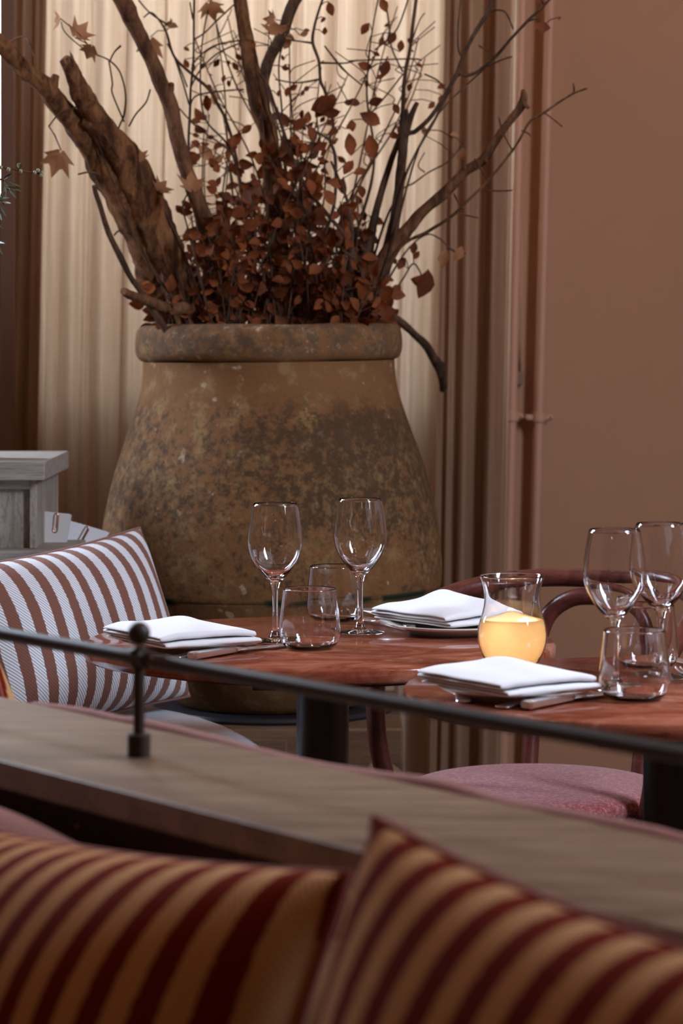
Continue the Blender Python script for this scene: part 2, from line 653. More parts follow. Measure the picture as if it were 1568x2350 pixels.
# ------------------------------------------------------------------ the room
WY = 6.10
WX0, WX1, WZ0, WZ1 = -2.0, 0.408, 1.12, 3.05
struct(MB().box((-2.6, -1.2, -0.08), (2.0, 6.4, 0)).build('floor', M['floor']))
struct(MB().box((-2.6, -1.2, 3.35), (2.0, 6.4, 3.45)).build('ceiling', M['ceiling']))
wb = MB()
wb.box((WX1, WY, 0), (2.0, WY + 0.3, 3.35)).box((-2.6, WY, 0), (WX0, WY + 0.3, 3.35))
wb.box((WX0, WY, 0), (WX1, WY + 0.3, WZ0)).box((WX0, WY, WZ1), (WX1, WY + 0.3, 3.35))
struct(wb.build('wall_back', M['plaster'], smooth=False))
struct(MB().box((2.0, -1.2, 0), (2.1, 6.4, 3.35)).build('wall_right', M['plaster'], smooth=False))
struct(MB().box((-2.7, -1.2, 0), (-2.6, 6.4, 3.35)).build('wall_left', M['plaster'], smooth=False))
wf = MB()
wf.box((WX0, WY + 0.12, WZ0), (WX1, WY + 0.2, WZ0 + 0.05)).box((WX0, WY + 0.12, WZ1 - 0.05), (WX1, WY + 0.2, WZ1))
for x, w_ in ((WX0, 0.04), (WX1 - 0.012, 0.012)):
    wf.box((x, WY + 0.12, WZ0), (x + w_, WY + 0.2, WZ1))
win = struct(wf.build('window_1', M['frame'], smooth=False))
MB().box((WX0, WY + 0.155, WZ0), (WX1, WY + 0.16, WZ1)).build('pane', M['glass'], win, smooth=False)
sill = MB().box((WX0, WY - 0.03, WZ0 - 0.03), (WX1, WY + 0.12, WZ0)).build('window_sill', M['frame'], win, smooth=False)
# dark upright at the left edge of the picture
struct(MB().box((-0.728, 5.76, 0), (-0.700, 5.80, 3.35)).build('trim_1', M['frame'], smooth=False))


# ------------------------------------------------------------------ curtains
def curtain(name, label, x0, x1, y, mat, amp, waves, seed, zt=3.1, zb=0.02, slope=0.020, edge=None, lap=0.75):
    rnd = random.Random(seed)
    nx, nz = 260, 40
    ph = [rnd.uniform(0, 6.28) for _ in range(6)]
    t = thing(name, label, 'curtain', ((x0 + x1) / 2, y, zb))
    mb = MB()
    vs, fs = [], []
    for j in range(nz + 1):
        z = zb + (zt - zb) * j / nz
        for i in range(nx + 1):
            u = i / nx
            x = x0 + (x1 - x0) * u
            w = u * waves
            a = amp * (0.65 + 0.35 * math.sin(2.1 * w + ph[0]))
            dy = a * math.sin(2 * PI * w + 0.9 * math.sin(1.7 * w + ph[1]) + 0.15 * z)
            dy += amp * 0.35 * math.sin(2 * PI * w * 2.3 + ph[2] + 0.4 * z)
            dx = lap * a * math.cos(2 * PI * w + ph[3])
            e = edge(u, z) if edge else 0.0
            vs.append((x + dx + slope * (z - 1.2) + e, y + dy, z))
    for j in range(nz):
        for i in range(nx):
            a = j * (nx + 1) + i
            fs.append((a, a + 1, a + nx + 2, a + nx + 1))
    mb.add(vs, fs).build('fabric', mat, t, recalc=False)
    # heading rod sleeve
    MB().tube([(x0 - 0.02, y, zt + 0.01), (x1 + 0.02, y, zt + 0.01)], 0.012, 10).build('heading', mat, t)
    return t


CY = 5.92
curtain('curtain', 'wide pale linen sheer curtain left of the bright slit, behind the thick leaning branches',
        -0.700, -0.186, CY, M['curtain'], 0.024, 6.2, 3)
curtain('curtain', 'narrow brownish strip of drape at the far left beside the dark upright',
        -0.745, -0.655, CY - 0.05, M['curtain_brown'], 0.012, 1.8, 14, lap=0.3)


def tieback(u, z):
    # the right-hand edge is drawn in towards the hooked branch end
    k = math.exp(-((z - 1.10) / 0.35) ** 2)
    return -0.012 * k * u


curtain('curtain', 'pale linen sheer curtain between the bright slit and the brownish drape',
        -0.170, 0.240, CY, M['curtain'], 0.020, 5.0, 11, edge=tieback)
curtain('curtain', 'brownish linen drape hanging between the pale sheer curtain and the wall pipes',
        0.205, 0.350, CY - 0.08, M['curtain_brown'], 0.030, 1.9, 5, lap=0.35)

curtain('curtain', 'narrow pale strip of sheer added as the lit drape edge beside the pipes',
        0.300, 0.371, CY + 0.03, M['curtain'], 0.010, 1.6, 8)  # added strip of sheer that imitates the drape's lit edge


# ------------------------------------------------------------------ pipes on the wall
def pipe(label, top, bottom, cl, w):
    a, b = P(*top, WY - 0.05), P(*bottom, WY - 0.05)
    d = (b - a) / (b.z - a.z)
    p0, p1 = a + d * (0.0 - a.z), a + d * (3.35 - a.z)
    t = thing('wall_pipe', label, 'pipe', p0, group='painted pipes on the wall')
    MB().tube([p0, p1], 0.0112, 20).build('pipe', M['pipe'], t)
    z = P(*cl, WY - 0.05).z
    c = a + d * (z - a.z)
    k = MB()
    k.tube([c - d * 0.011, c + d * 0.011], 0.0155, 20)
    k.box((c.x - w, c.y - 0.006, z - 0.006), (c.x + w, c.y + 0.006, z + 0.006))
    k.tube([(c.x + w * 0.9, c.y - 0.012, z), (c.x + w * 0.9, c.y + 0.05, z)], 0.004, 10)
    k.tube([(c.x - w * 0.9, c.y - 0.012, z), (c.x - w * 0.9, c.y + 0.05, z)], 0.004, 10)
    k.build('pipe_clamp', M['pipe'], t, bevel=0.001)
    return t


pipe('left of two wall-coloured pipes, right beside the brown drape', (1199, 0), (1168, 1250), (1170, 955), 0.025)
pipe('right of two wall-coloured pipes, standing free on the plaster wall', (1264, 0), (1228, 1300), (1238, 957), 0.031)

# ------------------------------------------------------------------ jar on its plinth
JY = 5.30
JX = (626 - 784) * JY / F
JZ = 0.482


def jz(py):
    return CH - (py - HY) * JY / F - JZ


prof_px = [(1643, 186), (1641, 193), (1630, 200), (1600, 222), (1550, 258), (1500, 288), (1450, 330), (1400, 366), (1356, 383), (1350, 385), (1344, 389),
           (1330, 391), (1305, 392), (1280, 391), (1230, 388), (1180, 381), (1130, 370), (1080, 357), (1030, 340), (980, 322), (930, 305), (890, 294), (850, 289), (828, 289)]
jar_prof = [(0.0, 0.0)] + [(r * JY / F, max(jz(y), 0.0)) for y, r in prof_px]
jar = thing('terracotta_jar', 'huge weathered terracotta jar blotched with black, full of dead branches', 'jar', (JX, JY, JZ), (0, math.radians(-0.6), 0), absolute=False)
bp = spline(jar_prof[1:], 4)
MB().lathe([(0, 0)] + bp + [(0.225, jz(828)), (0.24, jz(900)), (0.30, jz(1150)), (0.28, jz(1380)), (0, jz(1400))], (0, 0, 0), 96).build('jar_body', M['jar'], jar, angle=180)
rp = [(289, 826), (296, 822), (303, 812), (306, 795), (306, 772), (302, 756), (293, 747), (280, 744), (266, 746), (256, 756), (254, 780), (258, 826)]
rb = MB()
ringp = spline([(r * JY / F, jz(y)) for r, y in rp], 3)
rb.lathe(ringp, (0, 0, 0), 120, closed=True)
for v in rb.v:
    s = 1 + 0.010 * noise.noise(Vector((v.x, v.y, v.z * 2)) * 7)
    v.x *= s
    v.y *= s
    v.z += 0.004 * noise.noise(Vector((v.x, v.y, 3.1)) * 9)
rb.build('jar_rim', M['jar'], jar, angle=180)

pl = thing('plinth', 'brown wooden plinth under the terracotta jar', 'plinth', (JX, JY, 0))
MB().box((JX - 0.26, JY - 0.27, 0), (JX + 0.25, JY + 0.27, JZ - 0.012)).build('plinth_body', M['plinth'], pl, bevel=0.004)
MB().lathe([(0, JZ - 0.012), (0.235, JZ - 0.012), (0.24, JZ - 0.006), (0.235, JZ), (0, JZ)], (JX, JY, 0), 64).build('shadow_gap_disc', M['black'], pl)  # black disc standing in for the shadow gap under the jar
pb = MB()
pb.box((JX - 0.262, JY - 0.278, 0.0), (JX + 0.034, JY - 0.27, JZ - 0.03))
pb.build('front_panel', M['plinth'], pl, bevel=0.003)

st = MB()
sc0 = Vector((0.070, 4.925, 0.225))
st.lathe([(0.085 * math.sin(PI * i / 24), -0.225 * math.cos(PI * i / 24)) if 0 < i < 24 else (0, -0.225 * math.cos(PI * i / 24)) for i in range(25)], sc0, 32)
for v in st.v:
    d = v - sc0
    d.z = max(-0.205, d.z)
    k_ = 1 + 0.30 * noise.noise(v * 13) + 0.12 * noise.noise(v * 40)
    v.xyz = sc0 + Vector((d.x * k_, d.y * 0.8 * k_, d.z * (1.0 + 0.05 * (k_ - 1)) - 0.02))
    v.z = max(0.0, v.z)
sto = st.build('standing_stone', M['rock'], None, base=(0.070, 4.925, 0.0))
tag(sto, 'rough pale brown stone glimpsed between the middle table pedestal and the chair', 'stone')

# ------------------------------------------------------------------ branches in the jar
def branch_pts(px, Y0, Y1, n=7):
    """px: (x, y, radius) from the tip down to the jar mouth; depth runs Y0 -> Y1"""
    m = len(px)
    raw = []
    for i, (x, y, r) in enumerate(px):
        Y = Y0 + (Y1 - Y0) * i / (m - 1)
        p = P(x, y, Y)
        raw.append((*p, r * Y / F))
    s = spline(raw, n)
    return [Vector(q[:3]) for q in s], [max(q[3], 0.0007) for q in s]


def branch(label, px, Y0, Y1, mat, rough=0.12, knobs=(), stubs=(), seg=20, name='dry_branch', into=True, n=10, jag=0.0):
    px = list(px)
    if into:                                   # carry on down into the jar
        x, y, r = px[-1]
        px.append((x + (626 - x) * 0.25, 860, r))
    pts, rad = branch_pts(px, Y0, Y1, n)
    t = thing(name, label, 'branch', pts[-1], group='branches standing in the jar')
    mb = MB()
    for p in pts:
        p += Vector((noise.noise(p * 14), 0, noise.noise(p * 14 + Vector((5, 5, 5))))) * min(0.006, rad[0])
    mb.tube(pts, rad, seg, rough, jag=jag)
    mb.build('stem', mat, t)
    for kx, ky, kr, dx, dy in knobs:
        f = min(range(len(pts)), key=lambda i: (784 + pts[i].x * F / pts[i].y - kx) ** 2 + (HY + (CH - pts[i].z) * F / pts[i].y - ky) ** 2)
        Yk = pts[f].y
        q = MB()
        a, b = P(kx, ky, Yk - 0.005), P(kx + dx, ky + dy, Yk - 0.012)
        r = kr * Yk / F
        q.tube([a, a.lerp(b, 0.5), b], [r * 1.25, r, r * 0.75], 12, 0.2)
        q.build('knot', mat, t)
    for sp in stubs:
        p2, r2 = branch_pts(sp, Y0, Y0 + (Y1 - Y0) * 0.3, 5)
        MB().tube(p2, r2, 8, 0.06).build('side_twig', mat, t)
    return t


branch('long pale-barked branch leaning out of the picture at the far left',
       [(-30, 70, 18), (0, 100, 19), (50, 160, 19), (110, 205, 23), (150, 255, 24), (185, 305, 28), (230, 370, 34), (285, 450, 42), (330, 545, 43), (358, 640, 40), (385, 720, 34)],
       4.98, 5.28, M['bark'], 0.16, knobs=[(120, 200, 11, 8, -28)],
       stubs=[[(82, 152, 2), (72, 110, 2), (55, 84, 2), (25, 95, 2)], [(180, 400, 2), (205, 395, 2), (230, 400, 2)]])
branch('thick broken branch with a jagged top beside the far-left branch',
       [(158, 142, 17), (166, 158, 18), (185, 205, 24), (215, 262, 27), (245, 310, 33), (290, 375, 40), (330, 455, 44), (375, 560, 42), (410, 660, 36), (425, 730, 30)],
       5.02, 5.26, M['bark'], 0.2, knobs=[(205, 285, 14, -18, -8)], jag=0.05)
branch('smooth slim branch with one knot, third from the left, cut off by the top edge',
       [(255, -30, 15), (290, 15, 20), (305, 50, 18), (335, 115, 17), (365, 180, 18), (388, 240, 18), (408, 320, 17), (440, 420, 18), (475, 510, 20), (505, 590, 22), (530, 700, 22)],
       5.06, 5.24, M['bark_mid'], 0.10, knobs=[(300, 25, 9, 8, -10), (390, 205, 8, 4, -14)])
branch('upright central branch crossing the bright curtain slit', [(548, -30, 15), (560, 50, 16), (575, 130, 18), (590, 200, 21), (605, 270, 22), (618, 340, 22), (630, 430, 24), (638, 540, 24), (640, 720, 24)],
       5.22, 5.27, M['bark'], 0.12)
branch('short dark branch forking right from the central branch', [(692, -30, 13), (668, 20, 14), (648, 70, 14), (628, 120, 14), (612, 160, 13), (604, 200, 12), (612, 290, 12), (632, 520, 12), (650, 720, 12)],
       5.26, 5.34, M['bark_dark'], 0.12)
branch('long bare branch with a hooked tip reaching right towards the wall pipes',
       [(1201, 208, 6), (1203, 225, 9), (1195, 245, 10), (1165, 285, 9), (1130, 335, 10), (1108, 368, 11), (1070, 395, 11), (1020, 440, 13), (975, 480, 13), (925, 540, 16), (888, 590, 19), (850, 640, 23), (825, 720, 26)],
       5.14, 5.28, M['bark_mid'], 0.12, knobs=[(1068, 392, 5, -4, -26), (1112, 366, 5, 8, 6), (1205, 240, 5, 8, 8)])
branch('dark straight branch with a forked top, left of the long bare right-hand branch',
       [(958, 236, 5), (944, 262, 7), (932, 300, 10), (925, 350, 11), (918, 410, 11), (910, 480, 12), (900, 540, 14), (885, 600, 17), (845, 720, 18)],
       5.22, 5.30, M['bark_dark'], 0.1, stubs=[[(932, 252, 5), (933, 275, 6), (930, 300, 7)]])
branch('thin black twig rising to the top edge beside the forked branch',
       [(958, -20, 4), (950, 40, 4), (940, 110, 4), (932, 160, 4.5), (925, 250, 5), (918, 310, 6), (895, 370, 7), (875, 440, 8), (855, 520, 10), (840, 600, 14), (815, 720, 16)],
       5.26, 5.30, M['bark_dark'], 0.08,
       stubs=[[(886, 10, 2), (893, 55, 2), (898, 105, 2), (912, 140, 2), (925, 165, 2.5)], [(940, 110, 2), (962, 50, 1.5), (975, 30, 1.5)]])
branch('thin black twig curving from the forked branch to the top edge',
       [(1133, -20, 5), (1120, 25, 5), (1090, 80, 5), (1060, 135, 5), (1045, 175, 5), (1015, 225, 5), (985, 270, 5), (955, 300, 5.5), (932, 316, 6), (912, 420, 6), (885, 600, 6), (855, 720, 6)],
       5.16, 5.30, M['bark_dark'], 0.06,
       stubs=[[(1058, -5, 2), (1052, 60, 2), (1052, 110, 2), (1060, 132, 2)], [(1178, 66, 2), (1165, 35, 2), (1152, 24, 2), (1122, 24, 3)], [(975, 170, 2), (1005, 185, 2), (1022, 205, 2)]])
branch('fine twig branching right across the pipes to the top edge',
       [(1268, -10, 3), (1240, 20, 3), (1205, 55, 3.5), (1170, 90, 3.5), (1135, 132, 4), (1100, 162, 4), (1070, 174, 4), (1046, 178, 4), (990, 290, 3), (925, 420, 3), (880, 640, 4), (858, 725, 4)],
       5.08, 5.30, M['bark_dark'], 0.05, stubs=[[(1100, 105, 2), (1120, 118, 2), (1136, 132, 2)], [(1175, 130, 2), (1150, 138, 2), (1120, 152, 2)], [(1243, 0, 2), (1248, 14, 2), (1243, 22, 2)]])
branch('fine pale twig with short thorns crossing both pipes at the right',
       [(1347, 203, 2), (1320, 212, 2.5), (1290, 230, 2.5), (1250, 258, 3), (1216, 278, 3), (1190, 325, 3), (1165, 360, 3), (1120, 415, 3), (1080, 455, 3.5), (1040, 495, 3.5), (980, 532, 4), (925, 562, 4), (870, 640, 4), (840, 725, 4)],
       5.02, 5.28, M['bark_mid'], 0.05,
       stubs=[[(1290, 290, 2), (1268, 272, 2), (1250, 259, 2)], [(1225, 322, 2), (1215, 308, 2), (1198, 300, 2)], [(1175, 437, 2), (1140, 438, 2), (1112, 436, 2)],
              [(1097, 500, 2), (1075, 495, 2), (1055, 490, 2)], [(1042, 445, 2), (1055, 470, 2), (1062, 480, 2)], [(1145, 270, 2), (1155, 305, 2), (1175, 342, 2)], [(1090, 365, 2), (1105, 390, 2), (1122, 416, 2)], [(1316, 192, 1.5), (1318, 206, 2), (1315, 214, 2)]])
branch('thin dark stick standing alone left of the thick broken branch',
       [(216, 425, 5), (222, 450, 6), (238, 500, 6), (255, 545, 7), (275, 590, 7), (300, 640, 7), (330, 680, 7), (372, 740, 8)],
       5.06, 5.14, M['bark_dark'], 0.12, into=True, stubs=[[(300, 545, 2), (275, 530, 2), (262, 540, 2)]])
branch('short cut stub sticking out left just above the jar rim',
       [(284, 668, 9), (300, 676, 11), (345, 694, 12), (395, 710, 14), (440, 722, 14)], 5.04, 5.22, M['bark_mid'], 0.12)
branch('drooping branch bent down over the right of the jar rim',
       [(1014, 890, 9), (1012, 868, 10), (1004, 838, 11), (985, 805, 10), (955, 770, 9), (920, 740, 9), (880, 722, 10), (835, 716, 11)],
       5.66, 5.40, M['bark_dark'], 0.12, knobs=[(1010, 850, 7, 8, -18)])


# ------------------------------------------------------------------ leaves
def beech_leaf(mb, p, d, nrm, L, W, curl):
    """oval pointed leaf from p along d"""
    d = d.normalized()
    s = d.cross(nrm).normalized()
    n = s.cross(d)
    cs = [(0, 0), (0.18, 0.62), (0.42, 1.0), (0.66, 0.85), (0.86, 0.42), (1.0, 0)]
    vs = []
    for t, w in cs:
        c = p + d * (t * L) + n * (curl * L * t * t)
        if w == 0:
            vs.append(c)
        else:
            lift = n * (0.25 * W * w)
            vs += [c - s * (W * w * 0.5) + lift, c, c + s * (W * w * 0.5) + lift]
    fs = [(0, 2, 1), (0, 3, 2)]
    for i in range(3):
        a = 1 + 3 * i
        fs += [(a, a + 1, a + 4, a + 3), (a + 1, a + 2, a + 5, a + 4)]
    fs += [(10, 11, 13), (11, 12, 13)]
    mb.add(vs, fs)


MAPLE = [(-8, 0.10), (28, 0.62), (40, 0.45), (52, 0.88), (66, 0.58), (74, 0.62), (90, 1.0), (106, 0.62), (114, 0.58), (128, 0.88), (140, 0.45), (152, 0.62), (188, 0.10)]


def maple_leaf(mb, c, ang, size, tilt, rnd):
    ax = Vector((math.cos(ang), 0.0, math.sin(ang)))
    up = Vector((-math.sin(ang) * math.cos(tilt), math.sin(tilt), math.cos(ang) * math.cos(tilt)))
    nn = ax.cross(up).normalized()
    vs = [c + up * 0.1 * size]
    for rr in (0.5, 1.0):
        for a, r in MAPLE:
            q = math.radians(a)
            rad = r * size * rr * rnd.uniform(0.9, 1.08)
            vs.append(c + ax * math.cos(q) * rad + up * math.sin(q) * rad + nn * (0.35 * size * (rr * r) ** 2 * math.sin(2.3 * q + size * 50)))
    k = len(MAPLE)
    fs = []
    for i in range(k - 1):
        fs.append((0, 1 + i, 2 + i))
        fs.append((1 + i, 1 + k + i, 2 + k + i, 2 + i))
    mb.add(vs, fs)


def thin_twig(label, px, Y0, Y1, leaves=(), maple=(), mat='bark_dark', leafmat='leaf', seed=1, extra=(), group='leafy and bare twigs in the jar', name='leafy_twig'):
    rnd = random.Random(seed)
    px = list(px)
    x, y, r = px[-1]
    if y < 760:
        px.append((x + (626 - x) * 0.3, 850, r))
    pts, rad = branch_pts(px, Y0, Y1, 6)
    t = thing(name, label, 'twig', pts[-1], group=group)
    mb = MB().tube(pts, rad, 6, 0.1)
    lf = MB()
    def near(lx, ly):
        return min(pts, key=lambda q: (784 + q.x * F / q.y - lx) ** 2 + (HY + (CH - q.z) * F / q.y - ly) ** 2)
    for e in extra:
        q, rr = branch_pts(e, Y0, Y0 + 0.02, 5)
        mb.tube(q, rr, 5)
    for lx, ly, s in leaves:
        q = near(lx, ly)
        c = P(lx, ly, q.y + rnd.uniform(-0.02, 0.02))
        a = rnd.uniform(0, 6.28)
        d = Vector((math.cos(a), rnd.uniform(-0.4, 0.4), math.sin(a))).normalized()
        L = s * q.y / F * 2
        base = c - d * L / 2
        beech_leaf(lf, base, d, Vector((rnd.uniform(-0.5, 0.5), -1, rnd.uniform(-0.5, 0.5))), L, L * 0.62, rnd.uniform(-0.2, 0.3))
        mb.tube([q, q.lerp(base, 0.5) + Vector((0, 0, 0.004)), base], 0.0010, 5)
    for lx, ly, s, ang, tilt in maple:
        q = near(lx, ly)
        c = P(lx, ly, q.y - 0.01)
        maple_leaf(lf, c, math.radians(ang), 1.4 * s * q.y / F, tilt, rnd)
        mb.tube([q, q.lerp(c, 0.5) + Vector((0, 0, 0.006)), c], 0.0011, 5)
    mb.build('twig_stem', M[mat], t)
    if lf.v:
        lf.build('foliage', M[leafmat], t, recalc=False, angle=180)
    return t


thin_twig('twig with two pale maple leaves high in the upper left corner', [(222, 126, 2), (250, 138, 2), (275, 165, 2), (288, 215, 2), (285, 262, 2.5), (270, 310, 2), (300, 360, 2.5), (350, 470, 3), (430, 700, 3)],
          5.0, 5.2, maple=[(172, 86, 42, -35, 0.4), (212, 104, 34, 150, 0.5), (138, 42, 30, 100, 0.9)], leafmat='leaf_pale', seed=2,
          extra=[[(250, 140, 2), (258, 190, 2), (258, 215, 2), (285, 280, 2)], [(277, 105, 3), (262, 120, 2), (252, 140, 2)], [(345, 205, 2), (335, 235, 2), (312, 262, 2), (296, 290, 2)], [(222, 126, 1.5), (190, 110, 1.5), (150, 75, 1.5), (140, 50, 1.5)]])
thin_twig('big five-pointed maple leaf hanging left of the thick broken branch', [(112, 290, 2), (135, 262, 2), (165, 250, 2), (195, 258, 2), (260, 420, 2), (340, 600, 3), (420, 720, 3)],
          5.0, 5.2, maple=[(140, 345, 52, 160, 0.25)], leafmat='leaf_pale', seed=4, extra=[[(112, 290, 1.5), (125, 310, 1.5), (140, 345, 1.5)]])
thin_twig('maple leaf tucked behind the slim knotted branch near the top', [(330, 40, 2), (350, 30, 2), (380, 70, 2.5), (400, 130, 3), (440, 170, 3.5), (480, 205, 4), (500, 240, 4), (520, 280, 3.5), (545, 380, 4), (590, 700, 4)],
          5.24, 5.3, maple=[(345, 85, 46, 175, 0.3), (395, 55, 16, 60, 0.6)], leaves=[(490, 225, 16), (396, 60, 14)], leafmat='leaf_pale', seed=5,
          extra=[[(318, 0, 2), (345, 30, 2), (390, 60, 2.5)], [(384, 100, 2), (410, 150, 2), (430, 200, 2)]])
thin_twig('maple leaves nestled against the right flank of the thick broken branch', [(300, 330, 2), (320, 380, 2.5), (345, 430, 3), (380, 490, 3), (430, 600, 3), (470, 720, 4)],
          5.12, 5.2, maple=[(318, 372, 36, 10, 0.4), (365, 440, 34, -30, 0.6), (300, 385, 24, 80, 0.7)], leafmat='leaf_pale', seed=6)
thin_twig('single round maple leaf lying across the slim knotted branch', [(440, 430, 2), (420, 470, 2), (430, 520, 2), (450, 600, 3), (480, 720, 3)],
          5.06, 5.16, maple=[(442, 440, 42, 5, 0.4)], leafmat='leaf_pale', seed=7)
thin_twig('straight fine twig rising to the top edge left of the central branch', [(446, -20, 3), (445, 60, 3), (444, 140, 3), (438, 200, 3), (436, 260, 3.5), (433, 340, 3.5), (440, 440, 4), (470, 600, 4), (500, 720, 4)],
          5.18, 5.24, leaves=[(450, 310, 9)], seed=8,
          extra=[[(436, 5, 2), (442, 40, 2), (446, 50, 2)], [(540, 8, 2), (500, 45, 2), (470, 75, 2), (446, 90, 2)], [(555, 92, 2), (500, 102, 2), (465, 122, 2), (440, 150, 2)], [(548, 100, 2), (500, 122, 2), (460, 160, 2), (438, 200, 2)],
                 [(560, 205, 2), (500, 210, 2), (450, 220, 2), (436, 245, 2)], [(400, 130, 2), (420, 190, 2), (434, 240, 2)]])
thin_twig('twig with drooping maple leaf touching the top edge', [(490, -20, 3), (470, 60, 2), (460, 160, 2), (470, 270, 2.5), (530, 345, 3), (560, 480, 3), (600, 720, 3)],
          5.22, 5.26, maple=[(478, 4, 42, 200, 0.5)], leaves=[(472, 350, 24), (500, 365, 16)], leafmat='leaf_pale', seed=9, extra=[[(400, 235, 1.5), (450, 290, 2), (500, 325, 2), (535, 352, 2)]])
thin_twig('pale curled leaf draped over the short dark forking branch', [(668, 60, 2), (650, 100, 2.5), (640, 160, 2), (650, 300, 2.5), (660, 600, 3), (662, 720, 3)],
          5.2, 5.28, maple=[(640, 80, 44, 20, 0.7), (632, 45, 30, 80, 0.5)], leaves=[(664, 86, 14), (660, 100, 15), (698, 78, 11)], leafmat='leaf_pale', seed=10)
thin_twig('zigzag twig with a big rust leaf in front of the bright curtain',
          [(748, -20, 3), (735, 15, 3), (722, 60, 3.5), (718, 98, 4), (732, 140, 4), (736, 185, 4), (748, 215, 4), (765, 285, 4), (757, 320, 4), (770, 365, 4), (765, 480, 4), (720, 600, 4), (690, 720, 4)],
          5.2, 5.28, leaves=[(745, 240, 34), (760, 258, 22), (760, 20, 17), (742, 46, 8), (746, 70, 10), (740, 250, 26), (800, 235, 12), (806, 290, 14)], seed=11,
          extra=[[(660, 92, 2), (690, 95, 2), (719, 99, 3)], [(632, 182, 2), (680, 190, 2), (734, 182, 3)], [(820, 138, 2), (790, 145, 2), (737, 144, 3)], [(758, 320, 3), (735, 308, 2), (710, 290, 2), (690, 285, 2)], [(745, 105, 2), (780, 150, 3), (800, 170, 2), (830, 195, 2)]])
thin_twig('twig hung with rust leaves just left of the thin black upright twig',
          [(872, -20, 2), (858, 50, 2), (848, 120, 2.5), (842, 200, 2.5), (845, 250, 3), (855, 310, 3), (860, 350, 3), (850, 430, 4), (810, 560, 4), (760, 720, 4)],
          5.24, 5.3, leaves=[(838, 66, 16), (880, 12, 18), (836, 150, 18), (885, 158, 20), (864, 125, 9), (850, 272, 27), (862, 232, 18), (812, 236, 16), (900, 90, 17), (920, 105, 14), (910, 250, 14), (808, 290, 16), (852, 336, 28), (800, 332, 26), (905, 312, 14)], seed=12,
          extra=[[(940, -10, 2), (915, 60, 2), (890, 90, 2), (860, 115, 2)], [(872, 190, 2), (878, 160, 2), (890, 130, 2)], [(925, 170, 2), (890, 215, 2), (850, 262, 2)], [(800, 140, 2), (840, 138, 2), (945, 135, 2), (968, 138, 2)]])
thin_twig('twig with two orange leaves hanging beyond the right of the jar', [(1070, 582, 2), (1040, 575, 2), (1005, 545, 2), (975, 540, 2), (930, 580, 2), (870, 680, 3), (850, 725, 3)],
          5.3, 5.34, leaves=[(1052, 582, 20), (1020, 592, 22)], leafmat='leaf_pale', seed=13)
thin_twig('large drooping rust leaf on a fine stalk right of the jar mouth', [(972, 640, 2), (950, 605, 2), (925, 640, 2), (890, 690, 2.5), (850, 725, 3)],
          5.3, 5.34, leaves=[(973, 652, 36), (920, 605, 17), (950, 570, 15), (955, 585, 12), (905, 598, 10), (968, 648, 28)], seed=14)
thin_twig('fine twig with one amber leaf right of the forked branch', [(1062, 330, 2), (1030, 370, 2), (985, 395, 2), (950, 420, 2), (920, 440, 2), (880, 520, 3), (820, 720, 3)],
          5.26, 5.32, leaves=[(1044, 310, 12), (1058, 352, 16), (975, 300, 12)], leafmat='leaf_pale', seed=15, extra=[[(975, 395, 2), (960, 380, 1.5), (975, 350, 1.5)], [(970, 300, 1.5), (1010, 300, 1.5), (1040, 318, 1.5)]])
thin_twig('fine twig ending in one small leaf at the top right over the pipes', [(1245, 62, 3), (1235, 45, 2), (1215, 48, 2), (1200, 58, 2), (1130, 140, 2), (980, 300, 2), (900, 560, 3), (845, 725, 3)],
          5.06, 5.28, leaves=[(1244, 62, 20), (1284, 42, 5)], seed=16)
thin_twig('dark twig sloping through the leaves from the central branch down right',
          [(592, 165, 3), (612, 190, 4), (628, 235, 4), (645, 285, 4), (660, 330, 4.5), (680, 385, 5), (710, 440, 5), (750, 490, 5), (790, 540, 5), (815, 600, 6), (815, 720, 6)], 5.16, 5.24, leaves=[(655, 275, 18), (690, 285, 22), (715, 310, 20), (680, 320, 16), (705, 270, 16)], seed=17)
thin_twig('forked dark twig low on the right of the leaf mass', [(760, 370, 3), (800, 470, 4), (808, 560, 5), (800, 620, 7), (800, 720, 8)], 5.12, 5.2, leaves=[(800, 385, 20), (770, 420, 20), (830, 440, 16), (825, 395, 16)], seed=18, extra=[[(835, 640, 4), (820, 600, 4), (795, 580, 4), (770, 560, 3)]])

# random bare twigs in the upper part
rb_ = random.Random(21)
for i in range(16):
    x0 = rb_.uniform(520, 760)
    top = (rb_.uniform(400, 980), rb_.uniform(10, 260))
    mid = (x0 * 0.55 + top[0] * 0.45 + rb_.uniform(-40, 40), 0.5 * (740 + top[1]))
    px = [(top[0], top[1], 1.6), (top[0] * 0.7 + mid[0] * 0.3 + rb_.uniform(-20, 20), top[1] * 0.6 + mid[1] * 0.4, 2), (mid[0], mid[1], 2.4), (x0, 740, 3)]
    Yt = rb_.uniform(5.15, 5.5)
    ex = []
    for j in range(4):
        f = rb_.uniform(0.05, 0.7)
        bx, by = top[0] + (mid[0] - top[0]) * f, top[1] + (mid[1] - top[1]) * f
        ex.append([(bx + rb_.uniform(-80, 80), by - rb_.uniform(20, 70), 1.2), (bx + rb_.uniform(-20, 20), by - 15, 1.4), (bx, by, 1.6)])
    lv = [(top[0] + rb_.uniform(-40, 40), top[1] + rb_.uniform(0, 160), rb_.uniform(6, 12)) for _ in range(3)]
    thin_twig('fine bare twig with a few tiny leaves rising out of the leaf mass', px, Yt, 5.28, leaves=lv, mat='bark_mid', seed=100 + i, extra=ex,
              group='fine bare twigs rising out of the leaf mass')

